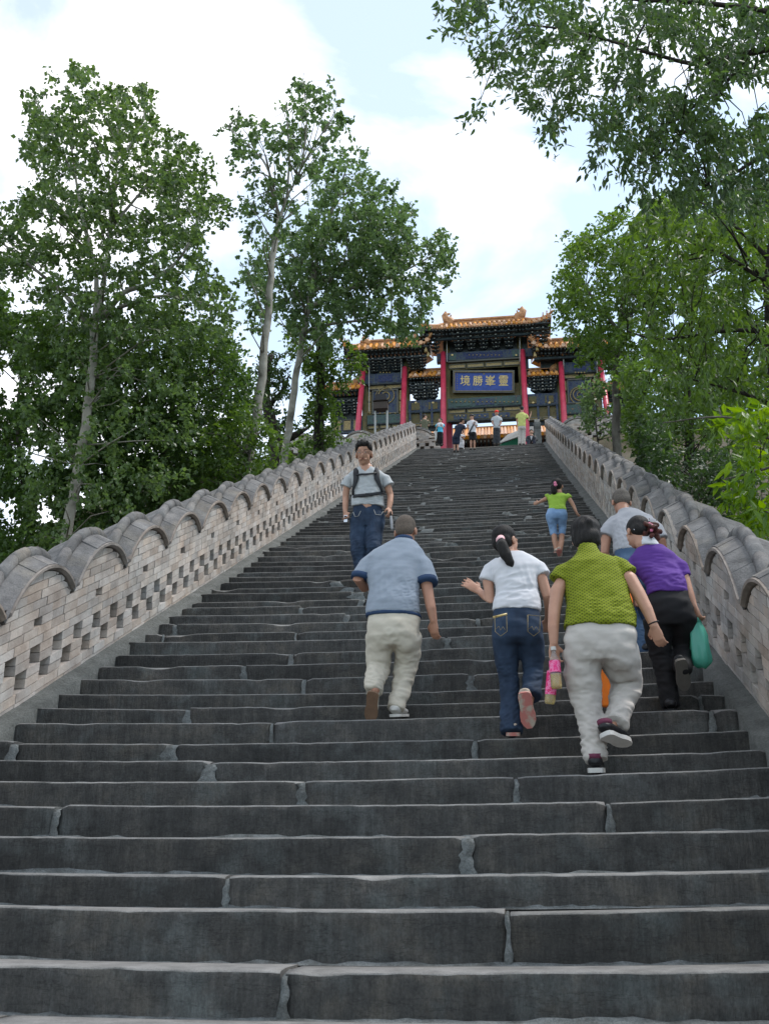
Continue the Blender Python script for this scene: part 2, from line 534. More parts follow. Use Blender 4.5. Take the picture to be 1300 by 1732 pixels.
# ------------------------------------------------------------------ parapet walls
M['brick'] = mat('brick', [(.28, (0.2650, 0.2152, 0.1823)), (.5, (0.3975, 0.3371, 0.2936)), (.75, (0.5194, 0.4611, 0.4134))], speck=.12, sscale=60, scale=4.5, detail=9, rough=.9, bump=.5, bscale=50, bdist=.008, rand=.2,
                 ramp2=[(.3, (.27, .25, .232)), (.7, (.48, .45, .42))], scale2=1.6, mix2=(.45, .65))
M['core'] = mat('wall_core', [(.3, (.035, .027, .021)), (.7, (.07, .055, .045))], scale=9, rough=.95, bump=.4)  # the shade deep in the holes is put into this dark colour
M['coping'] = mat('coping_stone', [(.25, (0.0708, 0.0683, 0.0683)), (.5, (0.1281, 0.1232, 0.1220)), (.75, (0.1952, 0.1854, 0.1806))], speck=.22, sscale=70, scale=7, detail=9, rough=.88, bump=.6, bscale=35, bdist=.012, rand=.17,
                  ramp2=[(.3, (.13, .115, .098)), (.7, (.22, .20, .172))], scale2=2.3, mix2=(.54, .7))
M['moulding'] = mat('moulding_brick', [(.3, (.15, .122, .10)), (.7, (.29, .24, .205))], scale=8, detail=8, rough=.9, bump=.6, bscale=45, bdist=.01, rand=.1)

CH, THICK = .0783, .42

class WallMap:
    """u along the wall, d into the wall, h up; sheared with the slope."""
    def __init__(s, org, du, dd): s.o, s.du, s.dd = Vector(org), Vector(du), Vector(dd)
    def __call__(s, u, d, h): return s.o + s.du * u + s.dd * d + Vector((0, 0, h))

def parapet(name, label, wm, n_sc, per, hv, sagitta, n_first, group=None, base_rows=0, ridge=True, ch=CH, start=0, brick_limit=300):
    c = per / 2
    Rr = (c * c + sagitta * sagitta) / (2 * sagitta)
    def arch(u):
        q = (u % per) - c
        return hv + math.sqrt(max(0, Rr * Rr - q * q)) - (Rr - sagitta)
    root = empty(name, wm(0, 0, 0), label=label, cat='wall', group=group, kind='thing')
    flip = (wm.du.cross(wm.dd)).z < 0
    def prism(poly, d0, d1, mb):
        n = len(poly)
        fr = [wm(u, d0, h) for u, h in poly]; bk = [wm(u, d1, h) for u, h in poly]
        fs = [tuple(range(n)), tuple(range(2 * n - 1, n - 1, -1))] + [((i + 1) % n, i, n + i, n + (i + 1) % n) for i in range(n)]
        if flip: fs = [f[::-1] for f in fs]
        mb.add(fr + bk, fs)
    hole = .162; pit = per / 3
    # one scallop's bricks as polygons (u,h)
    def scallop_bricks(rs):
        out = []
        for j in range(0, 18):
            h0, h1 = j * ch, (j + 1) * ch - .006
            if j == 0:
                cuts = [(i * per / 3.5, (i + 1) * per / 3.5) for i in range(4)]; cuts = [(a, min(b, per)) for a, b in cuts if a < per - .02]
            elif j in (2, 3) or j in (4, 5):
                o = 0 if j in (4, 5) else pit / 2
                cuts = []
                for i in range(3):
                    hc = o + (i + .5) * pit
                    a, b = hc + hole / 2, hc + pit - hole / 2
                    cuts.append((a, b))
            elif j == 8:
                cuts = [(-.13, .13), (.13, c - .065), (c + .065, per - .13)]
            else:
                s = (.5 if j % 2 else 0) * per / 5 + rs.uniform(-.02, .02)
                cuts = [(s + i * per / 5, s + (i + 1) * per / 5) for i in range(5)]
            for a, b in cuts:
                if b - a > .34: 
                    m_ = (a + b) / 2; parts = [(a, m_), (m_, b)]
                else: parts = [(a, b)]
                for a2, b2 in parts:
                    a3, b3 = a2 + .0028, b2 - .0028
                    us = [a3 + (b3 - a3) * t / 12 for t in range(12, -1, -1)]
                    us = [u for u in us if arch(u) - .014 > h0 + .008]
                    if len(us) < 2 or us[0] - us[-1] < .02: continue
                    a3, b3 = us[-1], us[0]
                    us = [b3, a3 + (b3 - a3) * .66, a3 + (b3 - a3) * .33, a3]
                    top = [(u, min(h1, arch(u) - .014)) for u in us]
                    if all(abs(h - h1) < 1e-6 for _, h in top): top = [top[0], top[-1]]
                    out.append([(a3, h0), (b3, h0)] + top)
        return out
    variants = []
    for vi in range(4):
        polys = scallop_bricks(random.Random(vi + 11))
        variants.append(polys)
    nb = 0
    mesh_cache = {}
    rest = MB()
    for sc in range(n_sc):
        polys = variants[sc % 4]
        off = wm.du * (sc * per)
        for pi, poly in enumerate(polys):
            jit = random.uniform(-.004, .004)
            if nb < brick_limit and sc >= n_first:
                key = (sc % 4, pi)
                if key not in mesh_cache:
                    mb = MB(); prism(poly, 0, .2, mb); mesh_cache[key] = mb.mesh('brick')
                link('brick', mesh_cache[key], M['brick'], root, loc=off + wm.dd * jit); nb += 1
            else:
                q = [(u + sc * per, h) for u, h in poly]
                prism(q, jit, .2, rest)
    if rest.v: rest.build('brickwork', M['brick'], root, kind='stuff')
    # core behind the bricks
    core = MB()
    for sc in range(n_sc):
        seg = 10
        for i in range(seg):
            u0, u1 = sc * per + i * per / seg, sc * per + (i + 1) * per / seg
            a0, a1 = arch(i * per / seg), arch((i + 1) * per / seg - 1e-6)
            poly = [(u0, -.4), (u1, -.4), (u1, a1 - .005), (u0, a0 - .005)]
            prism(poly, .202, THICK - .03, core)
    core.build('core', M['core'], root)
    # coping
    NS = 6
    def band(mb, u0, u1, sect, n=3):
        rings = []
        for i in range(n + 1):
            u = u0 + (u1 - u0) * i / n
            uu = min(max(u, 1e-4), per - 1e-4)
            a = arch(uu)
            rings.append([wm(u, d, a + z) for d, z in sect])
        if flip: rings = [r[::-1] for r in rings]
        mb.loft(rings)
    front_sect = [(-.045, .014), (-.045, .038), (.055, .066), (.055, .03), (0.03, -.004), (-.015, -.004)]
    slab_sect = [(-.028, .047), (.13, .125), (.16, .125), (.16, .04), (-.02, .02)]
    back_sect = [(.22, .135), (.25, .135), (.45, .05), (.45, .02), (.22, .04)]
    roll_sect = [(.19 + .060 * math.cos(t), .142 + .070 * math.sin(t)) for t in [math.pi * 2 * i / 12 for i in range(12)]][::-1]
    cache = {}
    for i in range(NS):
        g = .004
        a, b2 = i * per / NS + g, (i + 1) * per / NS - g
        mb = MB(); band(mb, a, b2, slab_sect, 2); cache['slab', i] = mb.mesh('coping_slab')
        mb = MB(); band(mb, a, b2, roll_sect, 2); cache['roll', i] = mb.mesh('ridge_tile', True)
    mb = MB(); band(mb, .04, per - .04, front_sect, 14); cache['front'] = mb.mesh('moulding')
    bk = MB()
    for sc in range(n_sc):
        off = wm.du * (sc * per)
        link('moulding', cache['front'], M['moulding'], root, loc=off + Vector((0, 0, random.uniform(-.003, .003))))
        if ridge:
            for i in range(NS):
                link('coping_slab', cache['slab', i], M['coping'], root, loc=off + Vector((0, 0, random.uniform(-.006, .006))))
                link('ridge_tile', cache['roll', i], M['coping'], root, loc=off + Vector((random.uniform(-.005, .005), 0, random.uniform(-.005, .005))))
            for i in range(NS):
                band2 = MB(); band(band2, i * per / NS + .002, (i + 1) * per / NS - .002, back_sect, 2)
                bk.add([Vector(p) + off for p in band2.v], band2.f)
    if bk.v: bk.build('back_coping', M['coping'], root, kind='stuff')
    return root, arch

PER_L = 1.1435
_y0 = 8.358 - 5 * PER_L
wmL = WallMap((XL, _y0, plane_z(_y0)), (0, 1, TS), (-1, 0, 0))
parapet('parapet_wall', 'pierced brick parapet with scalloped grey coping along the tall white poplars', wmL, 33, PER_L, .765, .335, 2)
PER_R = 1.205
_y1 = 7.341 - 4 * PER_R
wmR = WallMap((XR, _y1, plane_z(_y1)), (0, 1, TS), (1, 0, 0))
parapet('parapet_wall', 'pierced brick parapet with scalloped grey coping beside the woman in purple', wmR, 31, PER_R, .67, .335, 2)
# end blocks of the two walls at the terrace
# ------------------------------------------------------------------ upper terrace: cross parapets and retaining wall
def pyof(Z, Y, X=-1.0):
    v = np.array([X, Y, Z]); d = v @ FW
    return 866 - FPX * (v @ UP) / d
def pxof(X, Y, Z):
    v = np.array([X, Y, Z]); d = v @ FW
    return 650 + FPX * (v @ RT) / d

YP = 40.6
_x0 = U(486, 730, YP).x
parapet('parapet_wall', 'short brick parapet with arched coping on the terrace left of the stairs', WallMap((_x0, YP, Z_TOP + .15), (1, 0, 0), (0, 1, 0)), 5, 1.27, .80, .30, 0)
parapet('parapet_wall', 'short brick parapet with arched coping on the terrace behind the right-hand leaves', WallMap((XR + .75, YP - .4, Z_TOP + .1), (1, 0, 0), (0, 1, 0)), 4, 1.27, .80, .30, 0)
for x0, x1, yy, lab in ((_x0, XL - .45, YP, 'brick retaining wall below the arched terrace parapet, left of the stairs'), (XR + .47, XR + 6.2, YP - .4, 'brick retaining wall below the arched terrace parapet, behind the right-hand leaves')):
    rt = empty('retaining_wall', (x0, yy, Z_TOP), label=lab, cat='wall', kind='thing')
    b = MB(); b.box(x0, x1, yy + .1, yy + .6, Z_TOP - 4, Z_TOP + .1); b.build('core', M['core'], rt)
    b = MB()
    for j in range(46):
        z = Z_TOP + .14 - (j + 1) * .085
        x = x0 - (.13 if j % 2 else 0)
        while x < x1:
            a, c = max(x, x0), min(x + .25, x1)
            if c - a > .03: b.box(a, c, yy + random.uniform(-.006, .006), yy + .098, z, z + .078)
            x += .257
    b.build('brickwork', M['brick'], rt, kind='stuff')

# ------------------------------------------------------------------ the painted ceremonial gate
YG = 46.0
P_ = lambda name, c, c2, sc=9, rough=.55, **k: mat(name, [(.34, c), (.52, tuple((a + b) / 2 for a, b in zip(c, c2))), (.66, c2)], scale=sc, detail=3, rough=rough, bump=.3, bscale=25, **k)
M['paint_blue'] = mat('blue_painted_wood', [(.3, (0.0182, 0.0234, 0.0494)), (.44, (0.0286, 0.0455, 0.1105)), (.54, (0.0650, 0.0845, 0.0845)), (.62, (0.0234, 0.0338, 0.0845)), (.72, (0.1560, 0.1235, 0.0585))], scale=7, detail=4, rough=.6, bump=.3, bscale=30)
M['paint_olive'] = mat('olive_gilt_wood', [(.3, (0.0585, 0.0494, 0.0260)), (.5, (0.1300, 0.1040, 0.0416)), (.62, (0.0715, 0.0780, 0.0455)), (.75, (0.2470, 0.1885, 0.0650))], scale=6, detail=5, rough=.65, bump=.3, bscale=30)
M['paint_green'] = mat('green_painted_wood', [(.3, (0.0325, 0.0520, 0.0455)), (.5, (0.0650, 0.1105, 0.0975)), (.6, (0.0390, 0.0520, 0.0780)), (.75, (0.2080, 0.1560, 0.0650))], scale=8, detail=4, rough=.65, bump=.3, bscale=30)
M['gilt'] = mat('dull_gilt', [(.35, (0.1690, 0.1235, 0.0455)), (.65, (0.3380, 0.2470, 0.0910))], scale=18, rough=.5, bump=.3, bscale=60, spec=.5)
M['grey_trim'] = flat('grey_painted_trim', (.12, .12, .105), rough=.7)
M['dark_wood'] = mat('dark_bracket_wood', [(.3, (.016, .020, .026)), (.5, (.030, .042, .050)), (.72, (.06, .075, .075))], scale=9, detail=4, rough=.7, bump=.3, rand=.2)  # dark blue-green timber of brackets, lintels, soffits and rafters
M['pale_tip'] = mat('pale_bracket_ends', [(.3, (.16, .17, .16)), (.7, (.32, .31, .27))], scale=20, rough=.7, bump=0)
M['crimson'] = mat('crimson_lacquer', [(.3, (.40, .022, .055)), (.7, (.52, .045, .085))], scale=3, rough=.42, bump=.06, bscale=20, spec=.5)
M['dark_red'] = flat('dark_red_lacquer', (.14, .012, .02), rough=.5)
M['tile'] = mat('amber_glazed_tile', [(.28, (0.3360, 0.1180, 0.0216)), (.5, (0.5600, 0.2242, 0.0360)), (.75, (0.6720, 0.3304, 0.0720))], scale=7, detail=6, rough=.42, bump=.3, bscale=30, rand=.17, spec=.5,
                ramp2=[(.3, (.20, .11, .06)), (.7, (.36, .20, .09))], scale2=2.2, mix2=(.58, .76))
M['ridge'] = mat('ridge_ceramic', [(.3, (.25, .11, .045)), (.7, (.48, .26, .12))], scale=6, detail=6, rough=.5, bump=.5, bscale=22, bdist=.02)
M['paint_cart'] = mat('deep_blue_cartouche', [(.3, (.012, .018, .06)), (.55, (.02, .035, .11)), (.7, (.10, .08, .05))], scale=12, detail=3, rough=.6, bump=.2)
M['plaque_blue'] = mat('plaque_blue', [(.3, (0.0338, 0.0650, 0.2600)), (.7, (0.0546, 0.1014, 0.3640))], scale=6, rough=.5, bump=.1)
M['gold'] = mat('gold_leaf', [(.35, (.50, .36, .13)), (.65, (.80, .62, .28))], scale=20, rough=.4, bump=.1, spec=.6)
M['cable'] = flat('grey_cable', (.34, .34, .33), rough=.5)

gate = empty('ceremonial_gate', (U(817, 700, YG).x, YG, Z_TOP), label='painted wooden gate with amber tiled roofs and red props above the stairs', cat='gate', kind='thing')

def gx(px, py, dy=0): return U(px, py, YG + dy).x
def gz(py, dy=0, px=817): return U(px, py, YG + dy).z
def gbox(px0, px1, py0, py1, dy, th, mb=None):
    """Box whose front face stands at YG+dy and covers the given stretch of the facade."""
    mb = mb or MB()
    ym = (py0 + py1) / 2
    mb.box(gx(px0, ym, dy), gx(px1, ym, dy), YG + dy, YG + dy + th, gz(py1, dy), gz(py0, dy))
    return mb

# columns and slanting props
for px, pt in ((757, 560), (881, 560), (687, 600), (945, 600), (618, 607), (1009, 607)):
    x = gx(px, 640); b = MB()
    b.tube([(x, YG + .12, Z_TOP - .02), (x, YG + .12, gz(pt))], .17, 14)
    b.build('column', M['paint_olive'], gate, smooth=True)
    if 700 < px < 900:
        b = MB(); b.tube([(x, YG + .12, Z_TOP - .01), (x, YG + .12, gz(712))], .176, 14); b.build('column_casing', M['dark_red'], gate, smooth=True)
for (a, c), (d, e) in (((614, 625), (605, 720)), ((684, 622), (681, 720)), ((749, 597), (749.5, 715)), ((883, 593), (888.5, 700)), ((948, 614), (954, 716)), ((1014, 612), (1026, 697))):
    yb = YG - 2.3
    pb = pyof(Z_TOP, yb)
    top = U(a, c, YG - .27)
    pxb = a + (d - a) / (e - c) * (pb - c)
    bot = U(pxb, pb, yb); bot.z = Z_TOP - .05
    b = MB(); b.tube([bot, bot.lerp(top, .5), top], [.145, .137, .128], 14)
    b.build('prop_pole', M['crimson'], gate, smooth=True)

def panel_row(px0, px1, py0, py1, n, dy, m_frame='grey_trim', m_panel='gilt', gap=3.0):
    w = (px1 - px0) / n
    for i in range(n):
        a, c = px0 + i * w + gap / 2, px0 + (i + 1) * w - gap / 2
        gbox(a, c, py0, py1, dy, .05).build('inset_panel', M[m_panel], gate)
        b = MB()
        ix = .8; iy = .8
        gbox(a + ix, c - ix, py0 + .2, py0 + iy + .5, dy - .025, .03, b); gbox(a + ix, c - ix, py1 - iy - .5, py1 - .2, dy - .025, .03, b)
        gbox(a, a + ix + .3, py0 + .2, py1 - .2, dy - .03, .03, b); gbox(c - ix - .3, c, py0 + .2, py1 - .2, dy - .03, .03, b)
        b.build('panel_frame', M[m_frame], gate)

def studs(px0, px1, py, n, dy, m='gilt', s=1.3):
    b = MB()
    for i in range(n):
        q = px0 + (px1 - px0) * (i + .5) / n
        c = U(q, py, YG + dy)
        b.ellipsoid(c, (s * .03, .03, s * .03), seg=6, rows=4)
    b.build('painted_boss', M[m], gate, kind='stuff')

# central bay
gbox(738, 900, 593.5, 607, -.16, .34).build('blue_beam', M['paint_blue'], gate)
for a, c in ((758, 771), (866, 879)):
    gbox(a, c, 595, 606, -.19, .03).build('beam_end_panel', M['paint_green'], gate)
    studs(a, c, 600.5, 1, -.2, 'gold', 1.9)
gbox(787, 850, 596, 605.5, -.18, .02).build('beam_cartouche', M['paint_cart'], gate)
studs(790, 847, 600.5, 9, -.185, 'gilt', 1.2)
gbox(757, 881, 607.5, 609.5, -.20, .3).build('grey_lintel', M['grey_trim'], gate)
gbox(757, 881, 609.5, 623, -.02, .1).build('backing_board', M['paint_olive'], gate)
panel_row(757, 881, 613, 620.5, 4, -.06)
gbox(757, 881, 623, 671.5, .02, .1).build('olive_board', M['paint_olive'], gate)
gbox(757, 881, 671.5, 687, -.10, .26).build('green_beam', M['paint_green'], gate)
for a, c in ((771, 797), (803, 835), (841, 868)):
    gbox(a, c, 674, 685, -.125, .025).build('beam_cartouche', M['paint_blue' if a == 803 else 'paint_green'], gate)
studs(760, 878, 679.5, 16, -.14, 'gilt', 1.4)
gbox(757, 881, 687.2, 689, -.18, .3).build('dark_lintel', M['dark_wood'], gate)
gbox(757, 881, 689, 697.5, -.02, .1).build('backing_board', M['paint_olive'], gate)
panel_row(757, 881, 689.8, 696.8, 4, -.08)
gbox(757, 881, 697.5, 710, -.13, .3).build('lower_beam', M['paint_olive'], gate)
for a, c in ((767, 789), (795, 826), (832, 862)):
    gbox(a, c, 699.3, 707.3, -.15, .02).build('beam_cartouche', M['paint_blue'], gate)
    studs(a + 2, c - 2, 703.3, 3, -.16, 'gilt', 1.6)
gbox(757, 881, 708.4, 710.6, -.16, .36).build('dark_lintel', M['dark_wood'], gate)

# name plaque leaning forward
pq = empty('plaque', U(817, 665, YG - .1), parent=gate)
def plq(px, py, out):                      # a point on the leaning plaque, 'out' metres proud of it
    t = (665 - py) / 39.0
    p = U(px, py, YG - .12 - .30 * t)
    return p + Vector((0, -out, -.3 * out))
def plaque_box(mb, px0, px1, py0, py1, o0, o1):
    mb.hexa([plq(px0, py1, o0), plq(px1, py1, o0), plq(px1, py1, o0 - (o0 - o1)) , plq(px0, py1, o1),
             plq(px0, py0, o0), plq(px1, py0, o0), plq(px1, py0, o1), plq(px0, py0, o1)])
b = MB(); plaque_box(b, 768, 867, 629, 662, .02, -.05); b.build('board', M['plaque_blue'], pq)
b = MB()
for q in ((765.5, 869.5, 626.5, 629), (765.5, 869.5, 662, 664.5), (765.5, 768.2, 629, 662), (866.8, 869.5, 629, 662)):
    plaque_box(b, *q, .07, -.05)
b.build('plaque_frame', M['grey_trim'], pq)
b = MB()
for q in ((768.2, 866.8, 629, 629.9), (768.2, 866.8, 661, 662), (768.2, 769.1, 630, 661), (865.9, 866.8, 630, 661)):
    plaque_box(b, *q, .085, .0)
b.build('gilt_edge', M['gilt'], pq)
def glyph(text, px0, px1, py0, py1, name='character'):
    c = bpy.data.curves.new('character', 'FONT'); c.body = text; c.size = 1; c.resolution_u = 2
    o = bpy.data.objects.new('character', c); COL.objects.link(o)
    bpy.context.view_layer.update()
    me = bpy.data.meshes.new_from_object(o.evaluated_get(bpy.context.evaluated_depsgraph_get()))
    bpy.data.objects.remove(o); bpy.data.curves.remove(c)
    co = np.empty(len(me.vertices) * 3, np.float32); me.vertices.foreach_get('co', co); co = co.reshape(-1, 3)
    lo, hi = co.min(0), co.max(0)
    out = []
    for p in co:
        u, v = (p[0] - lo[0]) / (hi[0] - lo[0]), (p[1] - lo[1]) / (hi[1] - lo[1])
        out.append(plq(px0 + (px1 - px0) * u, py1 - (py1 - py0) * v, .028))
    fs = [tuple(pl.vertices) for pl in me.polygons]
    n0 = len(out); sh = plq(px0 + .55, py1 - .35, .028) - plq(px0, py1, .028)
    out = out + [p + sh + Vector((0, -.004, 0)) for p in out]; fs = fs + [tuple(i + n0 for i in f) for f in fs]
    n = len(out)
    bk = [p + Vector((0, .012, 0)) for p in out]
    mb = MB(); mb.add(out, fs)
    ed = {}
    for f in fs:
        for i in range(len(f)):
            a, c2 = f[i], f[(i + 1) % len(f)]
            ed[(a, c2)] = ed.get((a, c2), 0) + 1
    sides = [(c2, a, n + a, n + c2) for (a, c2) in ed if (c2, a) not in ed]
    mb.v.extend(tuple(p) for p in bk); 
    for s in sides: mb.f.append(list(s)); mb.mi.append(0)
    mb.build(name, M['gold'], pq)
for ch_, a, c in (('境', 778, 794), ('勝', 799.5, 815.5), ('峯', 820, 837), ('靈', 843, 858.5)):
    glyph(ch_, a, c, 635.5, 652.5)
b = MB()
for i in range(7):
    plaque_box(b, 772, 773.6, 632.3 + i * 3.9, 633.8 + i * 3.9, .03, .01)
plaque_box(b, 816.6, 819.4, 631.3, 633.6, .03, .01)
b.build('seal_mark', M['gilt'], pq, kind='stuff')

# side bays and narrow bays (left, then right)
def side_bay(a, c):
    w = c - a
    gbox(a - 5, c + 4, 621.5, 637.5, -.14, .3).build('blue_beam', M['paint_blue'], gate)
    gbox(a + w * .3, c - w * .3, 624, 635.5, -.165, .025).build('beam_cartouche', M['paint_cart'], gate)
    studs(a + w * .32, c - w * .32, 630, 4, -.17, 'gilt', 1.5)
    gbox(a, c, 637.7, 640, -.16, .3).build('dark_lintel', M['dark_wood'], gate)
    gbox(a, c, 640, 692, .02, .1).build('olive_board', M['paint_olive'], gate)
    panel_row(a + 1, c - 1, 641, 648.5, 2, -.03)
    gbox(a + w * .17, c - w * .17, 651, 689, -.02, .04).build('medallion_panel', M['paint_blue'], gate)
    b = MB()
    for q in ((a + w * .13, c - w * .13, 649.5, 651.3), (a + w * .13, c - w * .13, 688.7, 690.5), (a + w * .13, a + w * .17, 651.3, 688.7), (c - w * .17, c - w * .13, 651.3, 688.7)):
        gbox(*q, -.07, .08, b)
    b.build('panel_frame', M['grey_trim'], gate)
    cc = U((a + c) / 2, 669, YG - .04)
    rr = .46
    b = MB(); b.tube([cc + Vector((rr * math.cos(t), 0, rr * math.sin(t))) for t in [math.pi * 2 * i / 28 for i in range(29)]], .028, 6); b.build('medallion_ring', M['gilt'], gate, smooth=True)
    b = MB()                                    # coiled dragon relief
    pts = []
    for i in range(40):
        t = i / 39; an = 1.2 + t * 9.2; rad = rr * (.82 - .62 * t)
        pts.append(cc + Vector((rad * math.cos(an), -.02 - .02 * math.sin(t * 9), rad * math.sin(an))))
    b.tube(pts, [.016 + .018 * math.sin(math.pi * min(1, .15 + i / 46)) for i in range(40)], 7)
    b.build('dragon_relief', M['gilt'], gate, smooth=True)
    for q in ((a + 1, a + w * .1, 652, 668), (a + 1, a + w * .1, 671, 688), (c - w * .1, c - 1, 652, 668), (c - w * .1, c - 1, 671, 688)):
        gbox(*q, -.03, .05).build('inset_panel', M['gilt'], gate)
    gbox(a, c, 692, 706.5, -.1, .3).build('green_beam', M['paint_green'], gate)
    studs(a, c, 699, 7, -.12, 'gilt', 1.4)
    gbox(a, c, 706.7, 708.3, -.15, .3).build('dark_lintel', M['dark_wood'], gate)
    gbox(a, c, 708.3, 716.5, .0, .1).build('backing_board', M['paint_olive'], gate)
    panel_row(a, c, 709.2, 715.4, 3, -.05)
    gbox(a, c, 716.5, 762, .0, .1).build('lower_board', M['paint_olive'], gate)
side_bay(621, 681); side_bay(952, 1008)

def narrow_bay(a, c):
    w = c - a
    gbox(a, c, 671, 690, -.05, .2).build('blue_beam', M['paint_blue'], gate)
    for f in (.22, .72):
        gbox(a + w * (f - .13), a + w * (f + .13), 675, 687, -.08, .03).build('beam_cartouche', M['paint_olive'], gate)
        studs(a + w * (f - .05), a + w * (f + .05), 681, 1, -.1, 'gold', 2.0)
    gbox(a, c, 690.2, 692, -.1, .25).build('dark_lintel', M['dark_wood'], gate)
    gbox(a, c, 692, 709, .0, .1).build('backing_board', M['paint_olive'], gate)
    for f in (.02, .34, .66, .93):
        gbox(a + w * f, a + w * f + 3.4, 671.5, 716, -.09, .05).build('blue_stile', M['paint_blue'], gate)
    gbox(a, c, 709, 716, -.06, .2).build('lower_beam', M['paint_olive'], gate)
    panel_row(a + 2, c - 2, 710, 715, 2, -.08)
    gbox(a, c, 716, 724, .05, .1).build('dark_lintel', M['dark_wood'], gate)
narrow_bay(690, 748); narrow_bay(889, 944)
gbox(560, 614, 692, 720, .05, .2).build('lower_beam', M['paint_blue'], gate)
panel_row(562, 612, 697, 716, 3, .02)

# bracket clusters under the eaves
def bracket_mesh(h, out, w0, w1, tiers=5):
    b = MB()
    th = h / tiers
    for i in range(tiers):
        z = i * th; t = (i + .5) / tiers
        y = -out * t
        w = w0 + (w1 - w0) * t
        b.cur = 0
        b.box(-w / 2, w / 2, y - .05, y + .07, z + th * .1, z + th * .62)
        b.box(-.055, .055, y - .16, .1, z + th * .05, z + th * .7)
        for s in (-1, 0, 1):
            b.box(s * w / 2 - .06, s * w / 2 + .06, y - .075, y + .085, z + th * .62, z + th * 1.0)
        b.cur = 1
        for s in (-1, 1):
            b.box(s * w / 2 - .03, s * w / 2 + .03, y - .083, y - .076, z + th * .66, z + th * .92)
        b.box(-.03, .03, y - .168, y - .161, z + th * .1, z + th * .6)
        b.cur = 0
    return b.mesh('bracket_set')

def brackets(pxs, py0, py1, out):
    h = gz(py0, -out) - gz(py1, 0)
    me = bracket_mesh(h, out, .22, .62)
    for px in pxs:
        x = gx(px, (py0 + py1) / 2, -out / 2)
        link('bracket_set', me, [M['dark_wood'], M['pale_tip']], gate, loc=(x, YG - .02, gz(py1, 0)))

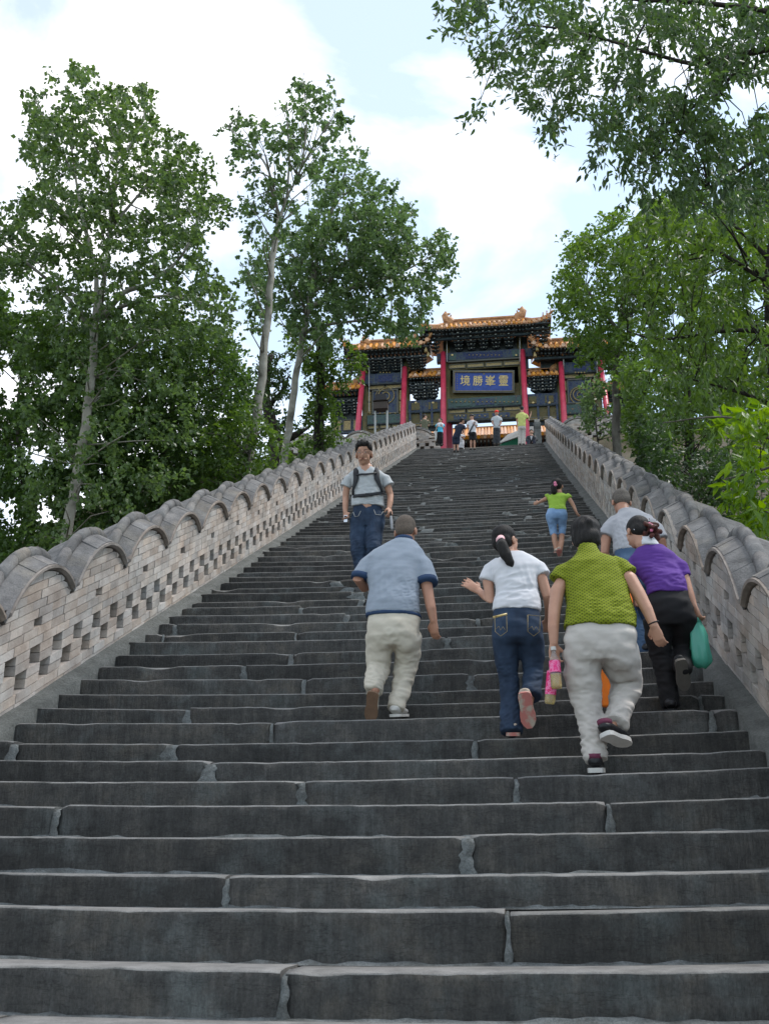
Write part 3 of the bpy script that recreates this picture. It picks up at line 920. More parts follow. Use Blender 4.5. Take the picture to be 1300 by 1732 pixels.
# roofs
def roof(px0, px1, py_e, py_r, fy, ry, n_t, ridge_px, lift=.28, hip=True, ornaments=(), lift_ends=(1, 1), eave_depth=.0):
    Yf, Yr = YG - fy, YG + ry
    xm = (px0 + px1) / 2
    x0, x1 = U(px0, py_e, Yf).x, U(px1, py_e, Yf).x
    ze, zr = U(xm, py_e, Yf).z, U(xm, py_r, Yr).z
    xr0, xr1 = U(ridge_px[0], py_r, Yr).x, U(ridge_px[1], py_r, Yr).x
    rf = empty('roof', ((x0 + x1) / 2, Yr, ze), parent=gate)
    half = (x1 - x0) / 2; xc = (x0 + x1) / 2
    def up(x):
        u = (x - xc) / half
        e = lift_ends[0] if u < 0 else lift_ends[1]
        return e * lift * max(0, (abs(u) - .62) / .38) ** 2
    def pt(x, t, dz=0):                       # t 0 at the eave, 1 at the ridge
        xx = x
        lo, hi = x0 + (xr0 - x0) * t, x1 + (xr1 - x1) * t
        y = Yf + (Yr - Yf) * t
        z = ze + (zr - ze) * (t - .16 * math.sin(math.pi * t)) + up(x) * (1 - t) ** 1.5 + dz
        return Vector((min(max(xx, lo), hi), y, z))
    pitch = (x1 - x0) / n_t
    b = MB()                                   # pan tiles: the sheet between the rolls, with thickness
    n = n_t * 2
    vs, fs = [], []
    for i in range(n + 1):
        x = x0 + (x1 - x0) * i / n
        for t in (0, .25, .5, .75, 1): vs.append(pt(x, t, -.01))
        for t in (1, .75, .5, .25, 0): vs.append(pt(x, t, -.10))
    for i in range(n):
        for q in range(10):
            a = i * 10 + q; a2 = i * 10 + (q + 1) % 10
            fs.append((a, a2, a2 + 10, a + 10))
    b.add(vs, fs); b.build('pan_tiles', M['tile'], rf)
    for i in range(n_t):                       # one roll of barrel tiles per row with its round end
        x = x0 + pitch * (i + .5)
        tmax = 1.0
        if hip:
            if x < xr0: tmax = max(.12, (x - x0) / max(1e-3, xr0 - x0))
            if x > xr1: tmax = max(.12, (x1 - x) / max(1e-3, x1 - xr1))
        b = MB()
        r = pitch * .33
        ts = [0, .25 * tmax, .5 * tmax, .75 * tmax, tmax]
        pts = [pt(x, t, .02) for t in ts]
        pts[0] = pts[0] + Vector((0, -.05, -.015))
        b.tube(pts, r, 8, side=(1, 0, 0))
        p = pts[0]
        b.tube([p + Vector((0, -.035, -.01)), p + Vector((0, .02, 0))], r * 1.06, 10, side=(1, 0, 0))
        b.build('roof_tile', M['tile'], rf)
        if i < n_t - 0:                        # drip tile below, between rolls
            xd = x0 + pitch * (i + 1) if i < n_t - 1 else None
            if xd:
                q = pt(xd, 0); b = MB()
                b.add([q + Vector((-pitch * .3, -.03, 0)), q + Vector((0, -.045, -pitch * .5)), q + Vector((pitch * .3, -.03, 0)), q + Vector((-pitch * .3, .0, 0)), q + Vector((0, -.015, -pitch * .5)), q + Vector((pitch * .3, .0, 0))],
                      [(0, 1, 2), (5, 4, 3), (0, 3, 4, 1), (1, 4, 5, 2), (2, 5, 3, 0)])
                b.build('drip_tile', M['tile'], rf)
    # back slope
    b = MB(); vs, fs = [], []
    for i in range(13):
        x = x0 + (x1 - x0) * i / 12
        for t in (0, .5, 1):
            p = pt(x, t); p.y = 2 * Yr - p.y; vs.append(p)
    for i in range(12):
        for q in range(2):
            a = i * 3 + q; fs.append((a, a + 1, a + 4, a + 3))
    # hip ends
    for xe, xr in ((x0, xr0), (x1, xr1)):
        k = len(vs)
        vs += [pt(xe, 0), Vector((xr, Yr, zr)), Vector((xe, 2 * Yr - Yf, pt(xe, 0).z))]
        fs.append((k, k + 1, k + 2) if xe == x1 else (k, k + 2, k + 1))
    b.add(vs, fs); b.build('rear_slope', M['tile'], rf)
    # ridge with mouldings
    b = MB(); hr = .20 if fy > .9 else .13
    b.box(xr0, xr1, Yr - .10, Yr + .10, zr - .06, zr + hr * .55)
    b.box(xr0 - .02, xr1 + .02, Yr - .14, Yr + .14, zr + hr * .56, zr + hr * .75)
    b.tube([(xr0 - .03, Yr, zr + hr), (xr1 + .03, Yr, zr + hr)], .085, 10)
    b.build('ridge_beam', M['ridge'], rf)
    if hip:
        for xe, xr, s in ((x0, xr0, -1), (x1, xr1, 1)):
            b = MB()
            pts = [Vector((xr, Yr, zr + .05))] + [pt(xe, t) + Vector((0, 0, .10)) for t in (.7, .4, .15, 0)]
            pts[-1] += Vector((s * .10, -.10, .10))
            b.tube(pts, [.09, .09, .085, .08, .05], 8)
            for i, t in enumerate((.02, .16, .3)):         # little ridge beasts
                p = pt(xe, t) + Vector((0, 0, .17))
                b.ellipsoid(p + Vector((0, 0, .06)), (.045, .07, .08), seg=7, rows=5); b.ellipsoid(p + Vector((0, -.04, .17)), (.035, .05, .045), seg=7, rows=5)
            b.build('hip_ridge', M['ridge'], rf, smooth=True)
    for px, s in ornaments:                    # curled dragon-fish on the ridge ends
        x = U(px, py_r, Yr).x; k = .74 if fy > 1.1 else .56
        b = MB()
        pts = [Vector((x + s * .28 * k, Yr, zr + .05)), Vector((x + s * .12 * k, Yr, zr + .28 * k)), Vector((x - s * .10 * k, Yr, zr + .42 * k)), Vector((x - s * .20 * k, Yr, zr + .68 * k)), Vector((x - s * .06 * k, Yr, zr + .90 * k)), Vector((x + s * .10 * k, Yr, zr + .84 * k))]
        b.tube(pts, [(.30 * k, .15), (.34 * k, .16), (.30 * k, .15), (.24 * k, .12), (.20 * k, .10), (.10 * k, .06)], 9, side=(1, 0, 0), round_caps=True)
        b.ellipsoid((x + s * .30 * k, Yr, zr + .20 * k), (.17 * k, .13, .14 * k), seg=9, rows=6)
        b.tube([(x + s * .14 * k, Yr, zr + .4 * k), (x + s * .22 * k, Yr, zr + .72 * k)], [.075 * k, .05 * k], 7, round_caps=True)
        b.build('ridge_ornament', M['ridge'], rf, smooth=True)
    # soffit and rafter ends
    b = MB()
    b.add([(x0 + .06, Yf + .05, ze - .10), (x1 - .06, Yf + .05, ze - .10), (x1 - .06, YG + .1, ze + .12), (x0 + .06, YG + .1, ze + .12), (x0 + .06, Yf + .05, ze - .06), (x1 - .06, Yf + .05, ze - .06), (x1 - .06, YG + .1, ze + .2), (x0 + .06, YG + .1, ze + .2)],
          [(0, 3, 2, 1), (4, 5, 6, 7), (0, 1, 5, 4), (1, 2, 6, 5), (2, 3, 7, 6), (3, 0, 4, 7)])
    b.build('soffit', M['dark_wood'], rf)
    b = MB()
    m = int(n_t * 1.5)
    for i in range(m):
        x = x0 + .1 + (x1 - x0 - .2) * i / (m - 1); l = up(x)
        b.cur = 0; b.box(x - .04, x + .04, Yf + .06, Yf + .8, ze - .17 + l * .9, ze - .105 + l)
        b.box(x - .045, x + .045, Yf + .25, Yf + .9, ze - .29 + l * .7, ze - .21 + l * .7)
        b.cur = 1; b.box(x - .022, x + .022, Yf + .052, Yf + .059, ze - .155 + l, ze - .12 + l)
        b.cur = 0
    b.box(x0 + .1, x1 - .1, Yf + .5, Yf + .62, ze - .42, ze - .30)
    b.build('rafters', [M['dark_wood'], M['pale_tip']], rf, kind='stuff')
    # dark backing wall behind the brackets
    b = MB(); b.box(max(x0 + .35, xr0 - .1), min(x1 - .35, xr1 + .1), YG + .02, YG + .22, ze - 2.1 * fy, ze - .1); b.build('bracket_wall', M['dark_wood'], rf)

roof(706, 933, 549, 545, 1.25, .30, 27, (752, 886), ornaments=((757, 1), (880, -1)))
brackets((717, 735, 775, 796, 817, 838, 860, 900, 918), 559, 593, 1.0)
roof(578, 727, 586, 581.5, 1.0, .15, 15, (610, 712), ornaments=((619, 1), (700, -1)), lift=.32)
brackets((592, 607, 632, 651, 669, 698, 712), 595, 621, .8)
roof(898, 1046, 583, 578.5, 1.0, .15, 15, (915, 1012), ornaments=((925, 1), (1004, -1)), lift=.32)
brackets((910, 926, 965, 981, 998, 1018, 1032), 593, 619, .8)
roof(690.5, 746, 634, 630, .6, .12, 7, (691, 745), hip=False, lift=.0, ornaments=((696, 1),))
brackets((704, 718, 733), 643, 670, .45)
roof(890.5, 944, 632, 628, .6, .12, 7, (891, 943), hip=False, lift=.0, ornaments=((938, -1),))
brackets((903, 917, 931), 641, 669, .45)
roof(546, 611, 656, 652, .7, .12, 7, (556, 610), hip=True, lift=.15, ornaments=((603, -1),), lift_ends=(1, 0))
brackets((566, 583, 600), 664, 690, .5)
roof(1022, 1086, 656, 652, .7, .12, 7, (1022, 1076), hip=True, lift=.15, lift_ends=(0, 1))
brackets((1035, 1052, 1069), 664, 690, .5)
# hanging corner bells and grounding cables
for px, py in ((720, 592), (724, 600), (908, 590), (904, 600)):
    c = U(px, py, YG - .9); b = MB()
    b.tube([c + Vector((0, 0, .16)), c + Vector((0, 0, .08)), c, c - Vector((0, 0, .12))], [.015, .05, .075, .09], 8); b.build('corner_bell', M['gilt'], gate)
for px, a, c in ((755.5, 568, 612), (878.5, 567, 612), (624, 606, 696), (678.5, 605, 640), (952.5, 594, 640), (1009, 600, 636)):
    b = MB(); b.tube([U(px, a, YG - .42), U(px, c, YG - .34)], .022, 6); b.build('grounding_cable', M['cable'], gate)

# ------------------------------------------------------------------ beyond and beside the gate
hall = empty('temple_hall', (U(800, 740, 53).x, 53, Z_TOP), label='low hall with an amber tiled roof seen under the gate', cat='building', kind='thing')
hx0, hx1 = U(700, 740, 51).x, U(960, 740, 51).x
hze, hzr = U(800, 740, 51).z, U(800, 726, 53).z
b = MB(); b.box(hx0 + .5, hx1 - .5, 52.2, 57, Z_TOP, hze + .3); b.build('wall', M['dark_red'], hall)
b = MB(); b.hexa([(hx0, 51, hze - .08), (hx1, 51, hze - .08), (hx1, 57, hze - .08), (hx0, 57, hze - .08), (hx0, 51, hze), (hx1, 51, hze), (hx1, 53, hzr), (hx0, 53, hzr)])
hr_ = b.build('roof', M['tile'], hall)
n = 46
for i in range(n):
    x = hx0 + (hx1 - hx0) * (i + .5) / n; b = MB()
    b.tube([(x, 50.93, hze), (x, 51.9, hze + (hzr - hze) * .42), (x, 53, hzr)], .085, 8, side=(1, 0, 0)); b.tube([(x, 50.9, hze - .01), (x, 50.96, hze)], .11, 10, side=(1, 0, 0))
    b.build('roof_tile', M['tile'], hr_)
b = MB(); b.box(hx0, hx1, 52.9, 53.15, hzr, hzr + .10); b.build('ridge_beam', M['ridge'], hr_)
b = MB()
for i in range(40):
    x = hx0 + .2 + (hx1 - hx0 - .4) * i / 39
    b.cur = 0; b.box(x - .05, x + .05, 51.05, 52.1, hze - .3, hze - .12); b.cur = 1; b.box(x - .035, x + .035, 51.04, 51.049, hze - .27, hze - .15)
b.build('rafter_ends', [M['dark_wood'], M['pale_tip']], hall, kind='stuff')
b = MB()
for i in range(8): b.tube([(hx0 + .7 + (hx1 - hx0 - 1.4) * i / 7, 51.9, Z_TOP), (hx0 + .7 + (hx1 - hx0 - 1.4) * i / 7, 51.9, hze - .1)], .16, 10)
b.build('column', M['dark_red'], hall)

M['green_cloth'] = flat('green_canvas', (.012, .11, .06), rough=.8)
M['grey_cloth'] = flat('grey_canvas', (.30, .31, .31), rough=.8)
can = empty('stall_canopy', (U(880, 750, 47.6).x, 47.6, Z_TOP), label='stall canopy with pale grey top and green side under the gate', cat='canopy')
ap = U(908, 716, 48.2); a0 = U(842, 751, 47); a1 = U(930, 735, 47)
def slab(mb, A, B, C_, D, th):
    A, B, C_, D = map(Vector, (A, B, C_, D)); nrm = (B - A).cross(D - A).normalized() * th
    mb.hexa([A, B, C_, D, A + nrm, B + nrm, C_ + nrm, D + nrm])
b = MB(); slab(b, a0, U(912, 727, 47), ap, U(858, 736, 49.2), .03); b.build('top_sheet', M['grey_cloth'], can)
b = MB(); slab(b, U(838, 757, 47.1), U(905, 757, 47.1), U(905, 730, 47.1), U(850, 750, 47.1), .03); b.build('side_sheet', M['green_cloth'], can)
for px in (846, 908):
    p = U(px, 748, 47.4); b = MB(); b.tube([(p.x, 47.4, Z_TOP), (p.x, 47.4, p.z)], .03, 8); b.build('pole', M['cable'], can)

M['iron'] = flat('black_iron', (.012, .012, .014), rough=.6)
M['bin'] = flat('weathered_dark_wood', (.055, .042, .036), rough=.8)
lb = empty('lamp_box', (U(645, 700, 41.9).x, 41.9, Z_TOP), label='black floodlight on a brown box held by two pale posts', cat='floodlight')
q = lambda px, py: U(px, py, 41.9)
for px in (634.5, 654.5):
    b = MB(); b.tube([(q(px, 710).x, 41.9, Z_TOP - .2), q(px, 694)], .045, 8); b.build('post', M['cable'], lb)
def qbox(px0, px1, py0, py1, y0, y1, top=0):
    A, B = q(px0, py1), q(px1, py0); b = MB()
    b.hexa([(A.x, y0, A.z), (B.x, y0, A.z), (B.x, y1, A.z), (A.x, y1, A.z), (A.x + top, y0 + top, B.z), (B.x - top, y0 + top, B.z), (B.x - top, y1 - top, B.z), (A.x + top, y1 - top, B.z)])
    return b
qbox(632.5, 656, 682.5, 695, 41.65, 42.1).build('box', M['bin'], lb)
qbox(631.5, 657, 680.5, 682.4, 41.6, 42.15).build('shelf', M['bin'], lb)
qbox(634.5, 655, 668.5, 680.4, 41.65, 42.1, .06).build('lamp_head', M['iron'], lb)

M['stone_grey'] = mat('grey_stone', [(.3, (.07, .072, .07)), (.7, (.15, .15, .142))], scale=6, detail=8, rough=.85, bump=.6, bscale=30)
dr = empty('drum_stone', (U(907, 745, 43).x, 43, Z_TOP), label='carved grey drum stone at the right head of the stairs', cat='stone')
c = U(908, 722, 43)
b = MB(); b.tube([(c.x - .12, 43, c.z), (c.x + .12, 43, c.z)], .34, 20, side=(0, 1, 0)); b.build('drum', M['stone_grey'], dr)
b = MB(); b.tube([(c.x - .16, 43, c.z), (c.x + .16, 43, c.z)], .2, 16, side=(0, 1, 0)); b.build('boss', M['stone_grey'], dr)
b = MB(); b.box(c.x - .2, c.x + .2, 42.5, 43.6, Z_TOP - .02, Z_TOP + .28); b.box(c.x - .15, c.x + .15, 42.65, 43.4, Z_TOP + .282, c.z - .25); b.build('plinth', M['stone_grey'], dr)
# ------------------------------------------------------------------ trees and shrubs
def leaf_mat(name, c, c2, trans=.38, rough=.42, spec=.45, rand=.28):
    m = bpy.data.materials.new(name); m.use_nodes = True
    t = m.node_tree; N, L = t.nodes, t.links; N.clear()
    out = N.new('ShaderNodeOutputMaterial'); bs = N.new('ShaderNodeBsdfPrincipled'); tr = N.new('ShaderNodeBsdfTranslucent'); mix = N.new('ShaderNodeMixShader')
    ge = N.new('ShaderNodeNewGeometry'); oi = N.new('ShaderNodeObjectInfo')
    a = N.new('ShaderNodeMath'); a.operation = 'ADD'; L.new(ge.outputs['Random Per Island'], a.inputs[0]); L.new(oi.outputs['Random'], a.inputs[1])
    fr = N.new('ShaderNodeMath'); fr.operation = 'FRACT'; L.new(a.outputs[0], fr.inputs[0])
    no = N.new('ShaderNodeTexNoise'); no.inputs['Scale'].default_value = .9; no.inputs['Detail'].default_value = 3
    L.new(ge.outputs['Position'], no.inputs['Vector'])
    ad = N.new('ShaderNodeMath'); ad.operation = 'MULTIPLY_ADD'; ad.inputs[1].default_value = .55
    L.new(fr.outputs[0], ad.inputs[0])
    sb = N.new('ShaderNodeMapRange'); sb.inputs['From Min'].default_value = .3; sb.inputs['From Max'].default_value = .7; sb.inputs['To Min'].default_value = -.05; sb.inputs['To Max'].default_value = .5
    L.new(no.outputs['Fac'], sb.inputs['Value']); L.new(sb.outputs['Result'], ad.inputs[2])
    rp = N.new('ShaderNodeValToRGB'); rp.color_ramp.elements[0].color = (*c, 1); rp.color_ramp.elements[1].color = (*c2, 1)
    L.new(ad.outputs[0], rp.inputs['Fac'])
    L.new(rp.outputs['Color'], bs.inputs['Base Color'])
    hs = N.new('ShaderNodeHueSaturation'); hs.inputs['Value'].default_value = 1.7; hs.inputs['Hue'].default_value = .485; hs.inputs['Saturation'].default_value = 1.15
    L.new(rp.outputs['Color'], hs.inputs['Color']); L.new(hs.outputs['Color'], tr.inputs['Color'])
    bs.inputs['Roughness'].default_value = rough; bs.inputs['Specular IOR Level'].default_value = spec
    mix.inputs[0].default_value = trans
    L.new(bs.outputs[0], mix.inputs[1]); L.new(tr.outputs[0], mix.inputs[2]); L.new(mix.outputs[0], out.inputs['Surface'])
    return m

M['leaf_dark'] = leaf_mat('poplar_leaves', (.044, .080, .028), (.100, .162, .048), trans=.46)
M['leaf_mid'] = leaf_mat('green_leaves', (.036, .074, .016), (.095, .165, .034), trans=.46)
M['leaf_grey'] = leaf_mat('greyish_leaves', (.050, .092, .036), (.108, .172, .062), trans=.45)
M['leaf_bright'] = leaf_mat('fresh_leaves', (.070, .145, .018), (.165, .275, .032), trans=.48)
M['leaf_deep'] = leaf_mat('deep_green_leaves', (.020, .043, .014), (.048, .090, .026), trans=.4)  # darkest leaf green, for the dark tree and the undergrowth
M['leaf_near'] = leaf_mat('overhanging_leaves', (.030, .060, .026), (.075, .132, .034), trans=.40)
M['leaf_muted'] = leaf_mat('muted_green_leaves', (0.0336, 0.0717, 0.0190), (0.0896, 0.1590, 0.0381), trans=.45)  # muted green of the two dense trees at the lower left
M['leaf_right'] = leaf_mat('yellow_green_leaves', (.042, .086, .018), (.104, .178, .035), trans=.46)  # lighter, yellower green of the trees on the right bank
M['bark_pale'] = mat('pale_poplar_bark', [(.3, (0.0633, 0.0575, 0.0460)), (.44, (0.2185, 0.2012, 0.1667)), (.7, (0.3795, 0.3565, 0.3105))], scale=3.2, detail=8, stretch=(1, 1, .9), rough=.85, bump=.5, bscale=22, bdist=.02)
M['bark_grey'] = mat('grey_bark', [(.3, (.055, .048, .04)), (.7, (.16, .145, .125))], scale=6, detail=8, stretch=(1, 1, .35), rough=.9, bump=.8, bscale=26, bdist=.025)
M['bark_dark'] = mat('dark_bark', [(.3, (.018, .015, .012)), (.7, (.05, .042, .035))], scale=7, detail=8, stretch=(1, 1, .35), rough=.95, bump=.8, bscale=26, bdist=.02)

def inside(poly, x, y):
    n = len(poly); c = np.zeros(len(x), bool); j = n - 1
    for i in range(n):
        xi, yi = poly[i]; xj, yj = poly[j]
        cond = ((yi > y) != (yj > y)) & (x < (xj - xi) * (y - yi) / (yj - yi + 1e-9) + xi)
        c ^= cond; j = i
    return c

def vnoise(x, y, seed):
    """Cheap smooth 2-D noise in [-1,1] from a few random waves."""
    r = np.random.default_rng(seed); o = np.zeros_like(x)
    for i in range(9):
        a = r.uniform(0, 6.28); k = r.uniform(.5, 1.5); o += np.sin((x * math.cos(a) + y * math.sin(a)) * k * 2 * math.pi + r.uniform(0, 6.28))
    return o / 4.0

def rays(px, py, Y):
    r = FW[None] + RT[None] * ((px - 650) / FPX)[:, None] - UP[None] * ((py - 866) / FPX)[:, None]
    return r * (Y / r[:, 1])[:, None]

LEAF4 = np.array([(0, 0, 0), (-.5, .42, .10), (0, 1, -.03), (.5, .42, .10)])
LEAF6 = np.array([(0, 0, 0), (-.42, .28, .09), (-.36, .62, .07), (0, 1.05, -.10), (.36, .62, .07), (.42, .28, .09)])

def leaf_frames(n, rs, dirs, droop=.5, spread=1.0):
    d = dirs * .6 + rs.normal(size=(n, 3)) * .55 * spread
    d[:, 2] -= droop
    d /= np.linalg.norm(d, axis=1)[:, None] + 1e-9
    up = rs.normal(size=(n, 3)) * .75; up[:, 2] += .75
    s = np.cross(d, up); s /= np.linalg.norm(s, axis=1)[:, None] + 1e-9
    nn = np.cross(s, d)
    return d, s, nn

def leaf_mesh(name, pos, d, s, nn, L, W, six=False):
    T = LEAF6 if six else LEAF4
    k = len(T); n = len(pos)
    V = (pos[:, None, :] + s[:, None, :] * (T[None, :, 0:1] * W[:, None, None]) + d[:, None, :] * (T[None, :, 1:2] * L[:, None, None]) + nn[:, None, :] * (T[None, :, 2:3] * W[:, None, None]))
    tri = [(0, 2, 1), (0, 3, 2)] if not six else [(0, 3, 2, 1), (0, 5, 4, 3)]
    base = (np.arange(n) * k)[:, None, None]
    F = (base + np.array(tri)[None]).reshape(-1)
    return mesh_np(name, V.reshape(-1, 3), F, [len(tri[0])] * (n * 2), smooth=False)

TREE_STATS = {}
def tree(name, label, Y, polys, limbs, leaf=8, wr=.72, dens=2.2, matl='leaf_mid', bark='bark_grey', depth=2.0, gap=50., gap_t=-.35, droop=.45, cat='tree', seed=1, holes=(), six=False,
         singles=0, twig_px=26, per=14, group=None, n_twig=90, base_y=None, spread=1.0, xmin=None, branch_r=.012):
    """polys: crown outlines; limbs: [(points (px,py[,dY]), r0, r1)], the first is the trunk; the rest spring from it."""
    rs = np.random.default_rng(seed)
    cols = []
    root_pt = None
    trunk = MB(); branches = MB()
    knots = []
    for li, (pts, r0, r1) in enumerate(limbs):
        W = [U(p[0], p[1], Y + (p[2] if len(p) > 2 else 0)) for p in pts]
        if li == 0 and base_y is not None:
            g = W[0].copy(); g.z = base_y; W = [g] + W
        # smooth by subdividing (Catmull-Rom)
        Q = []
        for i in range(len(W) - 1):
            p0, p1, p2, p3 = W[max(i - 1, 0)], W[i], W[i + 1], W[min(i + 2, len(W) - 1)]
            for t in (0, .25, .5, .75):
                q = .5 * ((2 * p1) + (-p0 + p2) * t + (2 * p0 - 5 * p1 + 4 * p2 - p3) * t * t + (-p0 + 3 * p1 - 3 * p2 + p3) * t ** 3)
                Q.append(q + Vector(rs.normal(size=3)) * r0 * .10)
        Q.append(W[-1])
        n = len(Q)
        rad = [r0 + (r1 - r0) * (i / (n - 1)) for i in range(n)]
        if li == 0: rad[0] *= 1.25
        (trunk if li == 0 else branches).tube(Q, rad, 10 if r0 > .05 else 6)
        knots += [(Q[i], rad[i]) for i in range(n)]
        if li == 0: root_pt = Q[0]
    root = empty(name, root_pt if root_pt is not None else U(polys[0][0][0], polys[0][0][1], Y), label=label, cat=cat, group=group, kind='thing')
    # twig centres in the outlines
    area_leaf = .5 * leaf * leaf * wr
    PX, PY = [], []
    for pi, pg in enumerate(polys):
        dn = dens
        if isinstance(pg, tuple) and len(pg) == 2 and isinstance(pg[1], (int, float)): pg, f = pg; dn = dens * f
        a = np.array(pg, float)
        x0, y0 = a.min(0); x1, y1 = a.max(0)
        A = .5 * abs(np.dot(a[:, 0], np.roll(a[:, 1], 1)) - np.dot(a[:, 1], np.roll(a[:, 0], 1)))
        nt = max(3, int(dn * A / area_leaf / per))
        m = int(nt * (x1 - x0) * (y1 - y0) / A * 1.9) + 20
        x = rs.uniform(x0, x1, m); y = rs.uniform(y0, y1, m)
        ok = inside(pg, x + rs.normal(size=m) * 7, y + rs.normal(size=m) * 7)
        ok &= vnoise(x / gap, y / gap, seed * 13 + pi) > gap_t
        for hx, hy, hr in holes: ok &= ((x - hx) ** 2 + (y - hy) ** 2) > hr * hr * rs.uniform(.6, 1.3, m)
        x, y = x[ok][:nt], y[ok][:nt]
        PX.append(x); PY.append(y)
    px, py = np.concatenate(PX), np.concatenate(PY)
    n = len(px)
    Yt = Y + rs.uniform(-1, 1, n) * depth * (0.55 + .45 * rs.random(n))
    C = rays(px, py, Yt)
    if xmin is not None: C[:, 0] = np.maximum(C[:, 0], xmin)
    dist = C @ FW
    tl = twig_px * dist / FPX * rs.uniform(.6, 1.4, n)
    cen = C.mean(0)
    dr = C - cen; dr /= np.linalg.norm(dr, axis=1)[:, None] + 1e-9
    dr = dr * .7 + rs.normal(size=(n, 3)) * .7; dr[:, 2] += .15
    dr /= np.linalg.norm(dr, axis=1)[:, None]
    t = (np.arange(per) + .5) / per
    tt = np.tile(t, n) + rs.uniform(-.04, .04, n * per)
    idx = np.repeat(np.arange(n), per)
    pos = C[idx] + dr[idx] * (tl[idx] * (tt - .4))[:, None] + rs.normal(size=(n * per, 3)) * (tl[idx] * .13)[:, None]
    pos[:, 2] -= tl[idx] * droop * .9 * tt ** 2
    sgn = np.where(np.arange(n * per) % 2 == 0, 1, -1)[:, None]
    lat = np.cross(dr[idx], [0, 0, 1.0]) * sgn
    d, s, nn = leaf_frames(n * per, rs, dr[idx] * .7 + lat * .8, droop, spread)
    L = leaf * dist[idx] / FPX * rs.uniform(.65, 1.3, n * per)
    Wd = L * wr * rs.uniform(.85, 1.1, n * per)
    if singles:
        size = L / (pos @ FW)
        order = np.argsort(-size)[:singles]
        temp = [mesh_np('leaf', LEAF6 * np.array([wr * w, 1, wr * q]), [0, 3, 2, 1, 0, 5, 4, 3], [4, 4]) for w, q in ((1, 1), (.9, 1.6), (1.08, .4), (.95, -.8))]
        for m_ in temp: m_.materials.append(M[matl])
        for i in order:
            o = bpy.data.objects.new('leaf', temp[i % 4]); COL.objects.link(o)
            R3 = Matrix((s[i], d[i], nn[i])).transposed()
            o.location = pos[i]; o.rotation_euler = R3.to_euler(); o.scale = (L[i],) * 3
            attach(o, root)
        keep = np.ones(n * per, bool); keep[order] = False
        pos, d, s, nn, L, Wd = pos[keep], d[keep], s[keep], nn[keep], L[keep], Wd[keep]
    me = leaf_mesh('crown', pos, d, s, nn, L, Wd, six)
    link('crown', me, M[matl], root, kind='stuff')
    if limbs:
        KP = np.array([k[0] for k in knots]); KR = np.array([k[1] for k in knots])
        pick = rs.choice(n, min(n, n_twig), replace=False)
        for i in pick:
            c = C[i]
            dd = np.linalg.norm(KP - c, axis=1) + np.maximum(0, KP[:, 2] - c[2] + .2) * 2.0
            j = int(np.argmin(dd))
            if dd[j] > 2.0: continue
            a = Vector(KP[j]); b = Vector(c); mid = a.lerp(b, .55) + Vector((0, 0, .06 * (b - a).length)) + Vector(rs.normal(size=3)) * .05 * (b - a).length
            r = min(float(KR[j]) * .5, branch_r + .004 * (b - a).length)
            branches.tube([a, mid, b], [r, r * .7, r * .35], 5)
        trunk.build('trunk', M[bark], root, smooth=True)
        if branches.v: branches.build('branches', M[bark], root, smooth=True)
    TREE_STATS[label] = len(pos)
    return root

G = lambda px, py, Y: ground_h(U(px, py, Y).x, Y) - .2

# left side -------------------------------------------------------------
tree('poplar_tree', 'large spreading poplar with a pale forked trunk, left of the stairs', 16.5,
     [[(118, 112), (150, 118), (178, 125), (205, 155), (228, 138), (258, 150), (262, 195), (290, 225), (335, 240), (352, 275), (345, 330), (385, 335), (376, 378), (335, 395), (345, 450), (392, 480), (398, 560), (330, 575), (240, 555), (200, 565), (100, 555), (80, 520), (40, 470), (-40, 470), (-40, 330), (0, 350), (40, 345), (60, 300), (40, 250), (62, 215), (30, 165), (62, 145), (100, 195)], ([(40, 540), (200, 550), (330, 560), (330, 800), (230, 880), (160, 940), (60, 950), (20, 760)], .42)],
     [([(112, 915), (128, 820), (150, 690), (158, 600), (160, 545)], .105, .07), ([(160, 545), (163, 470), (146, 390), (128, 300), (118, 215)], .055, .014), ([(160, 545), (178, 465), (186, 380), (198, 280), (200, 170)], .055, .014), ([(172, 540), (210, 495), (250, 480), (310, 430), (345, 345)], .06, .015), ([(146, 390), (100, 350), (60, 290)], .04, .012), ([(186, 390), (235, 330), (300, 270)], .04, .012), ([(158, 560), (110, 500), (40, 440), (-10, 400)], .05, .015), ([(200, 520), (280, 500), (370, 520)], .04, .012), ([(198, 280), (240, 210), (245, 160)], .03, .01), ([(128, 300), (90, 230), (60, 170)], .03, .01)],
     leaf=8.4, wr=.82, dens=5.3, matl='leaf_dark', bark='bark_pale', depth=2.6, gap=52, gap_t=-.42, seed=3, n_twig=170, base_y=G(112, 915, 16.5), twig_px=24)
tree('broadleaf_tree', 'dense dark tree filling the lower left edge behind the parapet', 18.8,
     [[(-60, 560), (40, 520), (110, 545), (190, 560), (215, 650), (225, 760), (230, 905), (150, 930), (60, 965), (-60, 975)], [(-60, 480), (20, 495), (40, 560), (-60, 580)]],
     [([(118, 930), (112, 860), (128, 780), (140, 700)], .11, .05), ([(50, 960), (45, 850), (30, 720), (40, 600)], .08, .02), ([(128, 780), (180, 690), (200, 620)], .04, .015)],
     leaf=9.5, wr=.62, dens=8.8, matl='leaf_muted', bark='bark_grey', depth=1.8, gap=60, gap_t=-.55, seed=5, holes=((22, 645, 26), (68, 768, 24), (15, 850, 18), (80, 868, 15), (50, 720, 10), (110, 800, 8)), n_twig=60, base_y=G(118, 930, 18.8))
